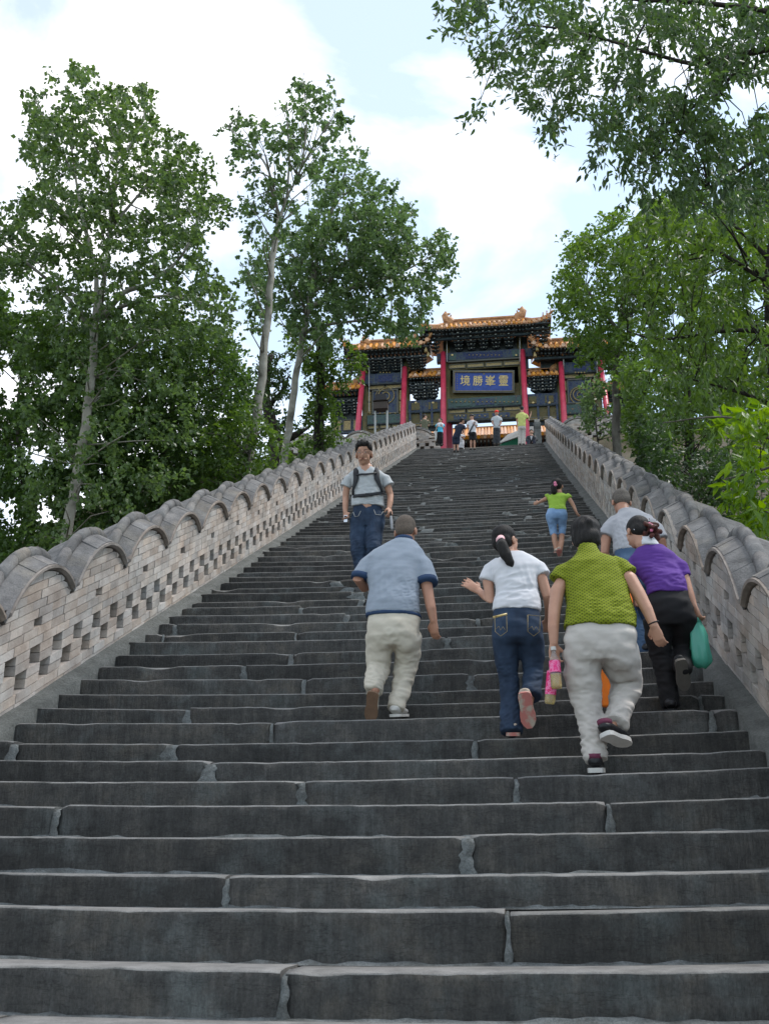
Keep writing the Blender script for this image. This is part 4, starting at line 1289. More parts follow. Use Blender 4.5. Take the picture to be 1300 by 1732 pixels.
tree('broadleaf_tree', 'dense green tree beside the bigger white trunk, behind the left parapet', 19.6,
     [[(175, 555), (260, 530), (330, 550), (395, 575), (425, 620), (440, 690), (425, 770), (412, 820), (330, 850), (250, 885), (200, 905), (185, 760), (170, 650)]],
     [([(270, 900), (275, 800), (290, 700), (300, 620)], .12, .05), ([(290, 700), (350, 640), (395, 600)], .05, .015), ([(285, 740), (230, 660), (200, 590)], .05, .015)],
     leaf=8.5, wr=.6, dens=8.8, matl='leaf_muted', bark='bark_grey', depth=2.0, gap=55, gap_t=-.7, seed=8, n_twig=60, base_y=G(270, 900, 19.6))
tree('shrub', 'bright green bush at the foot of the two white poplar trunks', 17.8,
     [[(330, 770), (360, 700), (400, 680), (425, 720), (450, 700), (478, 735), (490, 790), (430, 815), (340, 850)]], [([(420, 800), (425, 760), (440, 730)], .04, .015)],
     leaf=9, wr=.55, dens=4.2, matl='leaf_mid', depth=.8, gap=40, gap_t=-.6, seed=9, cat='shrub', n_twig=20, base_y=G(420, 800, 17.8))
tree('poplar_tree', 'tall slender poplar with the whitest trunk and an airy top', 18.6,
     [[(512, 130), (548, 135), (575, 165), (592, 185), (585, 215), (560, 235), (550, 300), (520, 305), (480, 310), (468, 260), (470, 205), (490, 150)],
      [(365, 215), (392, 188), (440, 205), (475, 240), (475, 310), (492, 350), (440, 360), (420, 300), (385, 248)],
      ([(405, 320), (470, 330), (510, 345), (500, 400), (440, 420), (402, 370)], .7), ([(408, 440), (440, 430), (452, 520), (430, 560), (405, 525)], .9)],
     [([(414, 812), (428, 740), (440, 660), (447, 580), (455, 510), (462, 430), (472, 372)], .12, .06), ([(472, 372), (462, 320), (450, 280), (420, 245), (385, 215)], .036, .010), ([(472, 372), (485, 335), (508, 285), (518, 220), (515, 145)], .036, .010), ([(485, 335), (489, 260), (484, 170)], .03, .01), ([(508, 285), (535, 240), (570, 190)], .028, .01), ([(472, 380), (500, 355), (520, 340)], .025, .008), ([(450, 540), (430, 490), (415, 450)], .022, .008), ([(458, 300), (430, 290), (405, 300)], .02, .008)],
     leaf=8.2, wr=.85, dens=2.9, matl='leaf_grey', bark='bark_pale', depth=1.5, gap=34, gap_t=-.25, seed=12, n_twig=130, base_y=G(414, 812, 18.6), twig_px=20)
tree('poplar_tree', 'leafy poplar with a leaning pale trunk whose crown reaches over the gate roof', 24.0,
     [[(540, 285), (575, 250), (606, 255), (618, 292), (652, 300), (690, 350), (702, 402), (730, 385), (757, 385), (767, 440), (752, 480), (725, 492), (722, 535), (700, 548), (735, 580), (690, 575), (640, 560), (590, 560), (560, 600), (505, 570), (470, 530), (432, 520), (412, 465), (440, 425), (500, 390), (520, 335)], ([(540, 330), (680, 350), (690, 440), (600, 520), (500, 500), (480, 440)], .7)],
     [([(478, 790), (488, 730), (497, 660), (508, 590), (522, 520), (532, 460)], .115, .07), ([(532, 460), (545, 400), (570, 330), (590, 270)], .06, .015), ([(525, 500), (580, 450), (640, 390), (680, 355)], .055, .015), ([(520, 520), (590, 490), (680, 460), (750, 420)], .055, .012), ([(515, 560), (580, 545), (660, 545), (715, 565)], .045, .012), ([(530, 470), (490, 430), (445, 450)], .035, .01)],
     leaf=7.5, wr=.85, dens=5.0, matl='leaf_grey', bark='bark_pale', depth=2.4, gap=42, gap_t=-.42, seed=15, n_twig=170, base_y=G(478, 790, 24), twig_px=20)
tree('vine_clad_tree', 'narrow dark trunk wrapped in light green creeper before the left gate bay', 27.0,
     [[(512, 600), (555, 585), (572, 640), (566, 690), (578, 720), (560, 765), (520, 775), (514, 720), (524, 660)], ([(556, 580), (600, 585), (618, 625), (600, 645), (570, 650)], .8), ([(480, 540), (560, 545), (565, 600), (520, 640), (488, 600)], .8)],
     [([(538, 780), (540, 700), (543, 620), (538, 540)], .2, .10), ([(540, 640), (575, 610), (605, 600)], .04, .012)],
     leaf=7, wr=.62, dens=4.83, matl='leaf_mid', bark='bark_dark', depth=.9, gap=30, gap_t=-.6, seed=18, n_twig=50, base_y=G(538, 790, 27), twig_px=18)
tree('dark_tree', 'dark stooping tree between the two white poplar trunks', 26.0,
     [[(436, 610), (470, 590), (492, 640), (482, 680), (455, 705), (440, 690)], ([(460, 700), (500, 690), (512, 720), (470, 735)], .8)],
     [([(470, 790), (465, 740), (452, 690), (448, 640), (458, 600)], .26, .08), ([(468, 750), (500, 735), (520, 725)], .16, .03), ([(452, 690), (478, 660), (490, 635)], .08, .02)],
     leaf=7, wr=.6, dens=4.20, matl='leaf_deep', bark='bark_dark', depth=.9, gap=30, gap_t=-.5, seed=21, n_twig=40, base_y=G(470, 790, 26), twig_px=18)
tree('shrub', 'low dark bush below the terrace retaining wall', 31.0,
     [[(440, 760), (480, 740), (560, 750), (600, 745), (640, 735), (640, 790), (540, 800), (440, 810)]], [([(540, 800), (545, 775)], .04, .02)],
     leaf=6.5, wr=.6, dens=5.46, matl='leaf_mid', depth=1.0, gap=40, gap_t=-.6, seed=22, cat='shrub', n_twig=10, base_y=G(540, 800, 31), twig_px=16)

# right side ------------------------------------------------------------
tree('broadleaf_tree', 'big rounded tree right of the gate with a pale lower trunk', 27.0,
     [[(1065, 345), (1120, 330), (1330, 320), (1330, 650), (1180, 690), (1080, 660), (1045, 620), (1000, 590), (960, 575), (935, 525), (945, 470), (962, 430), (952, 395), (1000, 388)], ([(960, 560), (1060, 575), (1075, 640), (1010, 640), (965, 600)], .5)],
     [([(1040, 735), (1043, 690), (1040, 640), (1046, 560), (1060, 480)], .13, .07), ([(1060, 480), (1090, 420), (1130, 370)], .07, .015), ([(1046, 560), (1000, 500), (965, 450)], .06, .015), ([(1050, 540), (1130, 490), (1220, 450)], .07, .015), ([(1043, 600), (990, 570), (950, 545)], .04, .012)],
     leaf=8, wr=.62, dens=5.88, matl='leaf_right', bark='bark_grey', depth=3.2, gap=60, gap_t=-.62, seed=25, n_twig=140, base_y=G(1040, 735, 27), twig_px=22)
tree('shrub', 'loose pale-leaved bush before the right gate bay', 31.0,
     [[(948, 690), (985, 640), (1040, 650), (1075, 690), (1085, 740), (1000, 725), (960, 715)]], [([(1010, 745), (1005, 700), (1000, 660)], .04, .015)],
     leaf=7.5, wr=.6, dens=3.15, matl='leaf_grey', depth=.9, gap=30, gap_t=-.3, seed=26, cat='shrub', n_twig=30, base_y=G(1010, 745, 31), twig_px=18, xmin=2.6)
tree('broadleaf_tree', 'dark-trunked tree behind the right parapet, half hidden by shrubs', 19.0,
     [[(1030, 620), (1110, 600), (1200, 590), (1260, 640), (1250, 720), (1190, 760), (1120, 770), (1060, 760), (1020, 720)]],
     [([(1088, 815), (1082, 770), (1078, 720), (1090, 660)], .10, .05), ([(1165, 800), (1166, 740), (1160, 680), (1170, 600)], .11, .05), ([(1160, 690), (1210, 640), (1240, 600)], .04, .015)],
     leaf=9, wr=.55, dens=4.83, matl='leaf_mid', bark='bark_dark', depth=1.6, gap=48, gap_t=-.5, seed=28, n_twig=60, base_y=G(1088, 815, 19), xmin=2.5)
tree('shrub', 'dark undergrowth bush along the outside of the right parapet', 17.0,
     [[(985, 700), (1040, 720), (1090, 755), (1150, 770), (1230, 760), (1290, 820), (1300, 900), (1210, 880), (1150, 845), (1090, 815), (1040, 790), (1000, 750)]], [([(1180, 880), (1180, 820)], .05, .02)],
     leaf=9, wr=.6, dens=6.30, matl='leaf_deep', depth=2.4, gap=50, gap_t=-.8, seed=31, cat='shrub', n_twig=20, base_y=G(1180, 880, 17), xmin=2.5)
tree('broadleaf_tree', 'tall leafy tree with long hanging leaves filling the right edge', 13.0,
     [[(1040, 470), (1060, 400), (1080, 340), (1140, 320), (1340, 300), (1340, 780), (1250, 760), (1190, 700), (1110, 680), (1060, 620), (1080, 560)]],
     [([(1330, 900), (1322, 760), (1310, 620), (1300, 480), (1310, 380)], .15, .06), ([(1305, 560), (1220, 560), (1120, 575), (1060, 560)], .035, .010), ([(1300, 480), (1220, 430), (1130, 400)], .045, .012), ([(1315, 690), (1240, 660), (1160, 640)], .04, .010), ([(1300, 440), (1240, 380), (1180, 340)], .04, .012)],
     leaf=15, wr=.40, dens=3.26, matl='leaf_right', bark='bark_dark', depth=2.0, gap=70, gap_t=-.5, droop=.85, seed=34, n_twig=90, base_y=G(1330, 900, 13), twig_px=34, six=True, singles=150, per=16)
tree('overhanging_tree', 'near tree at the top right whose drooping branches hang over the stairs', 9.5,
     [[(738, -30), (1340, -30), (1340, 345), (1200, 345), (1062, 335), (1070, 300), (1030, 265), (1000, 235), (1000, 185), (965, 190), (945, 200), (915, 190), (880, 165), (850, 150), (820, 105), (775, 70), (755, 20)], ([(788, 160), (836, 165), (828, 212), (792, 205)], .5), ([(893, 180), (950, 190), (942, 248), (903, 240)], .7), ([(985, 265), (1060, 285), (1045, 305), (1000, 300)], .7), ([(1040, 20), (1300, 10), (1300, 320), (1120, 330), (1080, 200)], .6)],
     [([(1560, 900), (1545, 560), (1520, 260), (1480, 120), (1400, 60)], .20, .12), ([(1400, 60), (1300, 82), (1240, 95), (1185, 108), (1120, 96), (1000, 60), (880, 40)], .042, .010), ([(1255, 95), (1235, 130), (1195, 180), (1150, 230), (1100, 270)], .022, .008), ([(1225, 100), (1200, 150), (1150, 200), (1110, 210)], .020, .007), ([(1480, 120), (1380, 200), (1290, 260), (1200, 320)], .05, .012), ([(1400, 60), (1300, 20), (1100, 0), (900, -10), (780, -5)], .04, .008), ([(1000, 60), (960, 120), (930, 190)], .012, .005), ([(880, 40), (840, 100), (812, 170)], .010, .004), ([(1100, 20), (1050, 120), (1020, 220)], .014, .005)],
     leaf=13.2, wr=.48, dens=3.0, matl='leaf_near', bark='bark_dark', depth=1.7, gap=62, gap_t=-.38, droop=.75, seed=37, n_twig=150, base_y=G(1560, 900, 9.5), twig_px=40, six=True, singles=300, per=16,
     holes=((1145, 112, 34), (1100, 95, 22), (1245, 175, 40), (1285, 160, 30), (1180, 250, 16), (1085, 60, 14), (930, 90, 14), (1010, 130, 16), (1230, 40, 20), (1120, 300, 14), (1260, 260, 18), (860, 60, 12)), branch_r=.005)
tree('shrub', 'fresh bright bush with large leaves leaning over the right parapet', 10.2,
     [[(1340, 640), (1340, 960), (1285, 930), (1240, 905), (1212, 860), (1200, 800), (1225, 745), (1262, 700)], ([(1105, 712), (1150, 690), (1205, 690), (1260, 700), (1240, 735), (1160, 730), (1110, 735)], .6)],
     [([(1420, 980), (1380, 880), (1330, 780), (1290, 720)], .05, .02), ([(1330, 780), (1270, 800), (1225, 810)], .018, .006), ([(1350, 830), (1300, 860), (1260, 890)], .018, .006), ([(1290, 720), (1220, 705), (1120, 715)], .016, .005)],
     leaf=25, wr=.42, dens=3.57, matl='leaf_bright', bark='bark_grey', depth=1.0, gap=60, gap_t=-.6, droop=.55, seed=41, n_twig=30, base_y=G(1420, 980, 10.2), twig_px=46, six=True, singles=300, per=12, cat='shrub', xmin=2.35)
# ------------------------------------------------------------------ people
M['skin'] = mat('skin', [(.3, (0.3785, 0.1939, 0.1277)), (.7, (0.4731, 0.2602, 0.1797))], scale=9, detail=4, rough=.5, bump=.12, bscale=120, bdist=.003, spec=.4)
M['skin_tan'] = mat('tanned_skin', [(.3, (0.3217, 0.1562, 0.0993)), (.7, (0.4069, 0.2081, 0.1372))], scale=9, detail=4, rough=.5, bump=.12, bscale=120, bdist=.003, spec=.4)
M['hair'] = mat('black_hair', [(.3, (.008, .007, .007)), (.7, (.022, .019, .018))], scale=60, stretch=(1, 1, .12), rough=.6, bump=.9, bscale=150, bstretch=(1, 1, .1), bdist=.006, spec=.2)
M['hair_red'] = mat('reddish_hair', [(.3, (.030, .008, .007)), (.7, (.11, .030, .020))], scale=30, rough=.45, bump=1.0, bscale=90, bdist=.01)
M['hair_buzz'] = mat('cropped_hair', [(.3, (.07, .055, .045)), (.7, (.15, .115, .09))], scale=150, rough=.8, bump=.5, bscale=300, bdist=.003)
M['hair_grey'] = mat('short_grey_hair', [(.3, (.06, .052, .045)), (.7, (.15, .125, .105))], scale=120, rough=.7, bump=.6, bscale=200, bdist=.004)
M['white_cotton'] = flat('white_cotton', (0.5624, 0.5624, 0.5928), rough=.85, var=.04, bump=.25, bscale=9, bdist=.02, bdet=1)
M['grey_cotton'] = flat('pale_grey_cotton', (0.4000, 0.4160, 0.4320), rough=.85, var=.05, bump=.3, bscale=9, bdist=.02, bdet=1)
M['heather'] = flat('heather_grey_cotton', (0.3200, 0.3200, 0.3440), rough=.85, var=.06, bump=.3, bscale=9, bdist=.02, bdet=1)
M['khaki'] = mat('cream_trousers', [(.3, (0.4480, 0.4032, 0.3304)), (.7, (0.5264, 0.4816, 0.4032))], scale=6, rough=.85, bump=.5, bscale=7, bdist=.03, bstretch=(1, 1, 2.2), bdet=1)
M['stone_linen'] = mat('pale_linen', [(.3, (0.3960, 0.3630, 0.3355)), (.7, (0.4730, 0.4400, 0.4070))], scale=6, rough=.85, bump=.5, bscale=7, bdist=.03, bstretch=(1, 1, 2.2), bdet=1)
M['jeans'] = mat('dark_denim', [(.3, (0.0115, 0.0202, 0.0396)), (.6, (0.0252, 0.0446, 0.0828)), (.8, (0.0576, 0.0900, 0.1440))], scale=5, detail=7, rough=.85, bump=.5, bscale=9, bdist=.02, bstretch=(1, 1, 2), stretch=(1.6, 1.6, .8), bdet=1)
M['jeans_blue'] = mat('blue_denim', [(.3, (0.0275, 0.0550, 0.1045)), (.7, (0.0550, 0.0990, 0.1705))], scale=6, rough=.85, bump=.5, bscale=9, bdist=.02, bdet=1)
M['jeans_light'] = mat('light_denim', [(.3, (.14, .24, .42)), (.7, (.26, .39, .60))], scale=7, rough=.85, bump=.5, bscale=10, bdist=.02, bdet=1)
M['lime'] = flat('lime_cotton', (0.2880, 0.4480, 0.0560), rough=.85, var=.06, bscale=9, bdist=.02, bump=.3, bdet=1)
M['purple'] = flat('purple_knit', (0.0840, 0.0280, 0.2080), rough=.8, var=.10, scale=5, bump=.45, bscale=10, bdist=.02, bstretch=(.7, .7, 2.5), bdet=1)
M['black_cloth'] = flat('black_cloth', (.0075, .0075, .009), rough=.8, var=.2, bump=.3, bscale=9, bdist=.02, bdet=1)
M['navy'] = flat('navy_cloth', (.016, .022, .042), rough=.85, var=.15)
M['navy_trim'] = flat('navy_ribbing', (.022, .045, .10), rough=.85)
M['olive'] = flat('olive_cloth', (.10, .10, .065), rough=.85)
M['charcoal'] = flat('charcoal_cloth', (.035, .038, .045), rough=.85)
M['yellow'] = flat('pale_yellow_cotton', (0.4800, 0.4960, 0.1600), rough=.85, var=.05)
M['cyan'] = flat('turquoise_cloth', (.07, .42, .60), rough=.8)
M['red'] = flat('red_cap', (.70, .03, .02), rough=.7)
M['orange'] = flat('orange_cloth', (.75, .17, .01), rough=.6, var=.1)
M['pink'] = flat('pink_elastic', (.75, .22, .36), rough=.6)
M['pink_pale'] = flat('pale_pink_elastic', (.68, .40, .42), rough=.6)
M['sole'] = flat('brown_rubber_sole', (.16, .095, .06), rough=.7, bump=.6, bscale=60)
M['sole_pink'] = mat('pink_worn_sole', [(.4, (.42, .36, .30)), (.52, (.46, .17, .15))], scale=14, rough=.75, bump=.5, bscale=80)
M['sole_grey'] = flat('grey_rubber_sole', (.10, .092, .082), rough=.8, bump=.6, bscale=70)
M['shoe_white'] = flat('white_leather', (0.4960, 0.4800, 0.4560), rough=.5)
M['shoe_black'] = flat('black_leather', (.012, .012, .014), rough=.45)
M['plum'] = flat('plum_suede', (.13, .03, .06), rough=.8)
M['shoe_cream'] = flat('cream_leather', (.46, .38, .31), rough=.6)
M['metal'] = flat('silver_metal', (.5, .5, .52), rough=.25, metal=1.0, bump=0)
M['lip'] = flat('lips', (.28, .10, .08), rough=.5)
M['black_nylon'] = flat('black_nylon', (.015, .016, .02), rough=.55, bump=.4, bscale=70)

def pattern_mat(name, a, b, kind, period):
    """Woven print that lies in the cloth: 'dots' or 'stripes', in metres."""
    m = bpy.data.materials.new(name); m.use_nodes = True
    t = m.node_tree; N, L = t.nodes, t.links; N.clear()
    out = N.new('ShaderNodeOutputMaterial'); bs = N.new('ShaderNodeBsdfPrincipled'); bs.inputs['Roughness'].default_value = .85; bs.inputs['Specular IOR Level'].default_value = .2
    g = N.new('ShaderNodeNewGeometry')
    def wave(rot, sc):
        mp = N.new('ShaderNodeMapping'); mp.inputs['Rotation'].default_value = rot; L.new(g.outputs['Position'], mp.inputs['Vector'])
        w = N.new('ShaderNodeTexWave'); w.bands_direction = 'Z'; w.inputs['Scale'].default_value = sc; w.inputs['Distortion'].default_value = .25; w.inputs['Detail'].default_value = 0
        L.new(mp.outputs['Vector'], w.inputs['Vector']); return w.outputs['Fac']
    sc = 2 * math.pi / period / 20.0
    if kind == 'dots':
        mu = N.new('ShaderNodeMath'); mu.operation = 'MULTIPLY'; L.new(wave((0, R(38), 0), sc), mu.inputs[0]); L.new(wave((0, R(-38), 0), sc), mu.inputs[1]); f = mu.outputs[0]; lo, hi = .30, .55
    else:
        f = wave((0, 0, 0), sc); lo, hi = .3, .7
    rp = N.new('ShaderNodeValToRGB'); rp.color_ramp.elements[0].position = lo; rp.color_ramp.elements[1].position = hi
    rp.color_ramp.elements[0].color = (*a, 1); rp.color_ramp.elements[1].color = (*b, 1)
    L.new(f, rp.inputs['Fac']); L.new(rp.outputs['Color'], bs.inputs['Base Color'])
    no = N.new('ShaderNodeTexNoise'); no.inputs['Scale'].default_value = 8; no.inputs['Detail'].default_value = 1
    mp = N.new('ShaderNodeMapping'); mp.inputs['Scale'].default_value = (.8, .8, 2.2); L.new(g.outputs['Position'], mp.inputs['Vector']); L.new(mp.outputs['Vector'], no.inputs['Vector'])
    bu = N.new('ShaderNodeBump'); bu.inputs['Strength'].default_value = .45; bu.inputs['Distance'].default_value = .02; L.new(no.outputs['Fac'], bu.inputs['Height']); L.new(bu.outputs['Normal'], bs.inputs['Normal'])
    L.new(bs.outputs[0], out.inputs['Surface'])
    return m
M['dotted_green'] = pattern_mat('green_dotted_knit', (.175, .205, .014), (.055, .070, .007), 'dots', .017)
M['striped_knit'] = pattern_mat('blue_white_striped_knit', (.33, .365, .42), (.18, .215, .265), 'stripes', .008)

def fuse(mb, name, voxel, smooth=4, wrinkle=0.0, wfreq=(7, 7, 15), folds=(), ratio=1.0, seed=0):
    """Grow one closed skin over overlapping shapes, smooth it, and give cloth its folds."""
    me = mb.mesh('tmp')
    ob = bpy.data.objects.new('tmp', me); COL.objects.link(ob)
    m = ob.modifiers.new('r', 'REMESH'); m.mode = 'VOXEL'; m.voxel_size = voxel
    s = ob.modifiers.new('s', 'SMOOTH'); s.factor = .5; s.iterations = smooth
    if ratio < 1:
        d = ob.modifiers.new('d', 'DECIMATE'); d.ratio = ratio
    dg = bpy.context.evaluated_depsgraph_get(); dg.update()
    res = bpy.data.meshes.new_from_object(ob.evaluated_get(dg))
    bpy.data.objects.remove(ob); bpy.data.meshes.remove(me)
    res.name = name
    n = len(res.vertices)
    if wrinkle or folds:
        co = np.empty(n * 3, np.float32); res.vertices.foreach_get('co', co); co = co.reshape(-1, 3).astype(float)
        no = np.empty(n * 3, np.float32); res.vertices.foreach_get('normal', no); no = no.reshape(-1, 3)
        rs = np.random.default_rng(seed + 100)
        def field(freq, k=10):
            o = np.zeros(n)
            for _ in range(k):
                a = rs.normal(size=3) * np.array(freq); o += np.sin(co @ a + rs.uniform(0, 6.28) + .8 * np.sin(co @ (rs.normal(size=3) * 5) + rs.uniform(0, 6)))
            return o / math.sqrt(k)
        dsp = wrinkle * field(wfreq)
        for c, rad, amp, fr in folds:
            w = np.exp(-((co - np.array(c)) ** 2).sum(1) / (rad * rad))
            f = field(fr, 6)
            dsp += amp * w * (1 - np.abs(np.clip(f, -1.5, 1.5))) 
        co += no * dsp[:, None]
        res.vertices.foreach_set('co', co.astype(np.float32).ravel())
    res.polygons.foreach_set('use_smooth', np.ones(len(res.polygons), bool))
    res.update()
    return res

def hand(mb, wrist, knuckle, thumb, curl=.5, s=1.0, fan=0.0):
    """Palm, four unequal fingers and a thumb. thumb: vector towards the thumb side; fingers curl to dir x thumb."""
    w, k = Vector(wrist), Vector(knuckle)
    d = (k - w).normalized(); t = Vector(thumb); t = (t - d * t.dot(d)).normalized(); pn = d.cross(t)
    L = .088 * s
    mb.tube([w - d * .02, w + d * .02 * s, w + d * .055 * s, w + d * L], [(.026 * s, .019 * s), (.034 * s, .017 * s), (.042 * s, .016 * s), (.039 * s, .013 * s)], 10, side=t, round_caps=True)
    for o, ln in ((.031, .070), (.0105, .079), (-.0105, .074), (-.031, .058)):
        b = w + d * (L - .008) + t * o * s
        dd = (d + t * fan * o * 12).normalized()
        a1, a2, a3 = curl * .7, curl * 1.7, curl * 2.4
        p1 = b + (dd * math.cos(a1) + pn * math.sin(a1)) * ln * .45 * s
        p2 = p1 + (dd * math.cos(a2) + pn * math.sin(a2)) * ln * .32 * s
        p3 = p2 + (dd * math.cos(a3) + pn * math.sin(a3)) * ln * .23 * s
        mb.tube([b, p1, p2, p3], [.0092 * s, .0088 * s, .0082 * s, .0070 * s], 7, round_caps=True)
    b = w + d * .025 * s + t * .028 * s
    p1 = b + (d * .6 + t * .75 + pn * .25).normalized() * .038 * s
    p2 = p1 + (d * .9 + t * .2 + pn * .45 * (1 + curl)).normalized() * .032 * s
    mb.tube([b, p1, p2], [.0145 * s, .0110 * s, .0085 * s], 7, round_caps=True)

def shoe(parent, heel, toe, up, m_up, m_sole, width=.045, h=.075, sole_h=.022, name='shoe', collar=None):
    H, T, u = Vector(heel), Vector(toe), Vector(up)
    d = (T - H); Ln = d.length; d.normalize(); u = (u - d * u.dot(d)).normalized(); r = d.cross(u)
    b = MB()
    prof = [(-.02, .5, .5), (.0, .78, .8), (.1, .92, 1.0), (.25, .90, 1.0), (.42, .92, .86), (.6, 1.03, .66), (.78, 1.02, .52), (.92, .78, .42), (1.0, .42, .30)]
    b.tube([H + d * Ln * t + u * (sole_h + h * hh * .45) for t, w, hh in prof], [(width * w, h * hh * .5) for t, w, hh in prof], 14, side=r)
    me = fuse(b, name, .006, 2)
    o = link(name, me, m_up, parent)
    b = MB()
    pts = [(t, w) for t, w in ((-.03, .45), (0.0, .8), (.1, .98), (.28, .92), (.45, .90), (.62, 1.08), (.8, 1.06), (.93, .78), (1.02, .35))]
    lo = [H + d * Ln * t + r * width * w for t, w in pts] + [H + d * Ln * t - r * width * w for t, w in reversed(pts)]
    n = len(lo)
    b.add([tuple(p) for p in lo] + [tuple(p + u * sole_h) for p in lo], [tuple(range(n))[::-1], tuple(range(n, 2 * n))] + [(i, (i + 1) % n, n + (i + 1) % n, n + i) for i in range(n)])
    so = link('sole', b.mesh('sole'), m_sole, None)
    so.parent = o
    if collar:
        b = MB(); c = H + d * Ln * .13 + u * (sole_h + h * .62)
        b.tube([c, c + u * .030], [(.041, .050), (.043, .053)], 14, side=r); co = link('ankle_collar', b.mesh('ankle_collar', True), M[collar], None); co.parent = o
    return o

def head_matrix(c, f, u):
    f, u = Vector(f).normalized(), Vector(u); u = (u - f * u.dot(f)).normalized(); r = f.cross(u)
    m3 = Matrix((r, f, u)).transposed()
    return m3, Vector(c)

class Person:
    def __init__(s, label, Y, res=.0065, skin='skin', group=None, foot_px=None):
        s.Y, s.res, s.skin = Y, res, M[skin]
        base = U(*foot_px, Y); 
        s.root = empty('person', (base.x, Y, base.z), label=label, cat='person', group=group, kind='thing')
        s.b = MB(); s.k = 1
    def P(s, q):
        if isinstance(q, Vector): return q
        return U(q[0], q[1], s.Y + (q[2] if len(q) > 2 else 0))
    def m(s, px):                # pixels to metres at this distance
        return px * (Vector((0, s.Y, s.P((700, 1000)).z)).dot(Vector(FW))) / FPX
    def limb(s, pts, rad, seg=12, **k): s.b.tube([s.P(p) for p in pts], rad, seg, round_caps=True, **k)
    def head(s, c, f, u, size=1.0, neck=None, face=False):
        s.hm, s.hc = head_matrix(s.P(c), f, u); s.hs = size
        H = lambda x, y, z: s.hc + s.hm @ Vector((x, y, z)) * size
        s.H = H
        e = lambda c_, r: s.b.ellipsoid(H(*c_), tuple(v * size for v in r), s.hm, 18, 12)
        e((0, -.008, .032), (.076, .094, .088)); e((0, .022, -.04), (.062, .068, .078)); e((0, .045, -.085), (.034, .034, .028))
        e((0, .075, -.012), (.05, .02, .05))
        s.b.tube([H(0, .085, .012), H(0, .105, -.022), H(0, .098, -.034)], [.009 * size, .014 * size, .015 * size], 8, round_caps=True)
        for sx in (-1, 1):
            e((sx * .079, -.005, -.012), (.011, .020, .034)); e((sx * .020, .082, -.060), (.020, .012, .010))
            e((sx * .034, .078, .018), (.022, .012, .009))
        if neck is not None:
            n = s.P(neck); s.b.tube([H(0, -.012, -.05), H(0, -.022, -.105).lerp(n, .35), n], [.056 * size, .054 * size, .066 * size], 14, round_caps=True)
    def finish_body(s, ratio=.45):
        s.body = link('body', fuse(s.b, 'body', s.res, 3, ratio=ratio), s.skin, s.root)
    def cloth(s, name, mb, m, voxel=None, wrinkle=.003, wfreq=(22, 18, 34), folds=(), smooth=3, parent=None, ratio=1.0):
        me = fuse(mb, name, voxel or max(.009, s.res * 1.4), smooth, wrinkle, wfreq, [(s.P(c), r, a, f) for c, r, a, f in folds], ratio=ratio, seed=len(s.root.children))
        return link(name, me, M[m] if isinstance(m, str) else m, parent or s.root)
    def rings(s, mb, rows, seg=22, p=2.6, side=None):
        """rows: (pxL, pxR, py, half depth m, dy)."""
        out = []
        for r in rows:
            a, c = s.P((r[0], r[2], r[4])), s.P((r[1], r[2], r[4]))
            mid = (a + c) / 2; hw = (c - a).length / 2
            ax = (c - a).normalized(); ring = []
            for j in range(seg):
                t = 2 * math.pi * j / seg; co, si = math.cos(t), math.sin(t)
                k = (abs(co) ** p + abs(si) ** p) ** (-1 / p)
                dpt = r[3] * (1 if si < 0 or len(r) < 6 else r[5])
                ring.append(mid + ax * (hw * k * co) + Vector((0, 1, 0)) * (dpt * k * si) + Vector((0, 0, (r[6] if len(r) > 6 else 0) * si)))
            out.append(ring)
        mb.loft(out[::-1])
    def hair(s, parts, m='hair', voxel=.008, wrinkle=.003, wf=(30, 30, 60), name='hair'):
        b = MB()
        for q in parts:
            if q[0] == 'e': b.ellipsoid(s.H(*q[1]), tuple(v * s.hs for v in q[2]), s.hm, 18, 12)
            else: b.tube([s.H(*c) if not isinstance(c, Vector) else c for c in q[1]], [r * s.hs for r in q[2]], 10, round_caps=True)
        return s.cloth(name, b, m, voxel, wrinkle, wf, smooth=3)
    def bit(s, name, mb, m, parent=None, smooth=True): return link(name, mb.mesh(name, smooth), M[m] if isinstance(m, str) else m, parent or s.root)

SHORT_HAIR = [('e', (0, -.016, .050), (.083, .100, .086)), ('e', (0, -.050, .010), (.076, .062, .080))]

# ---- man in the blue-grey knit shirt
Y_A = S(672, 1211).y + .10
p = Person('man in blue-grey knit shirt and cream trousers climbing with his right arm hanging', Y_A, skin='skin_tan', foot_px=(660, 1212))
p.head((686, 899, .21), (.12, .95, -.25), (0, .28, 1), 1.04, neck=(683, 930, .16))
p.limb([(684, 930, .14), (675, 990, .10), (664, 1045, 0)], [.06, .09, .08])
p.limb([(700, 946, .14), (719, 977, .08), (724.5, 1008, .03), (729, 1030, .0), (733, 1050, .0)], [.034, .050, .041, .038, .028])
hand(p.b, p.P((733, 1050, 0)), p.P((734, 1075, .02)), Vector((-.75, .5, 0)), .55, 1.02)
p.limb([(642, 948, .14), (614, 966, .10), (605, 979, .06), (616, 994, .20), (630, 990, .32)], [.034, .048, .042, .038, .028])
hand(p.b, p.P((630, 990, .32)), p.P((640, 983, .36)), Vector((0, 0, 1)), .6)
for hx, kx, ax_, dy in (((640, 1050), (637, 1118, .05), (634, 1168, -.12), 0), ((688, 1050), (686, 1120, .12), (671, 1190, .04), 0)):
    p.limb([hx, kx, ax_], [.07, .05, .035])
p.finish_body()
p.hair([('e', (0, -.014, .036), (.081, .097, .090)), ('e', (0, -.045, -.005), (.072, .060, .070))], 'hair_buzz', .007, .0005)
b = MB()
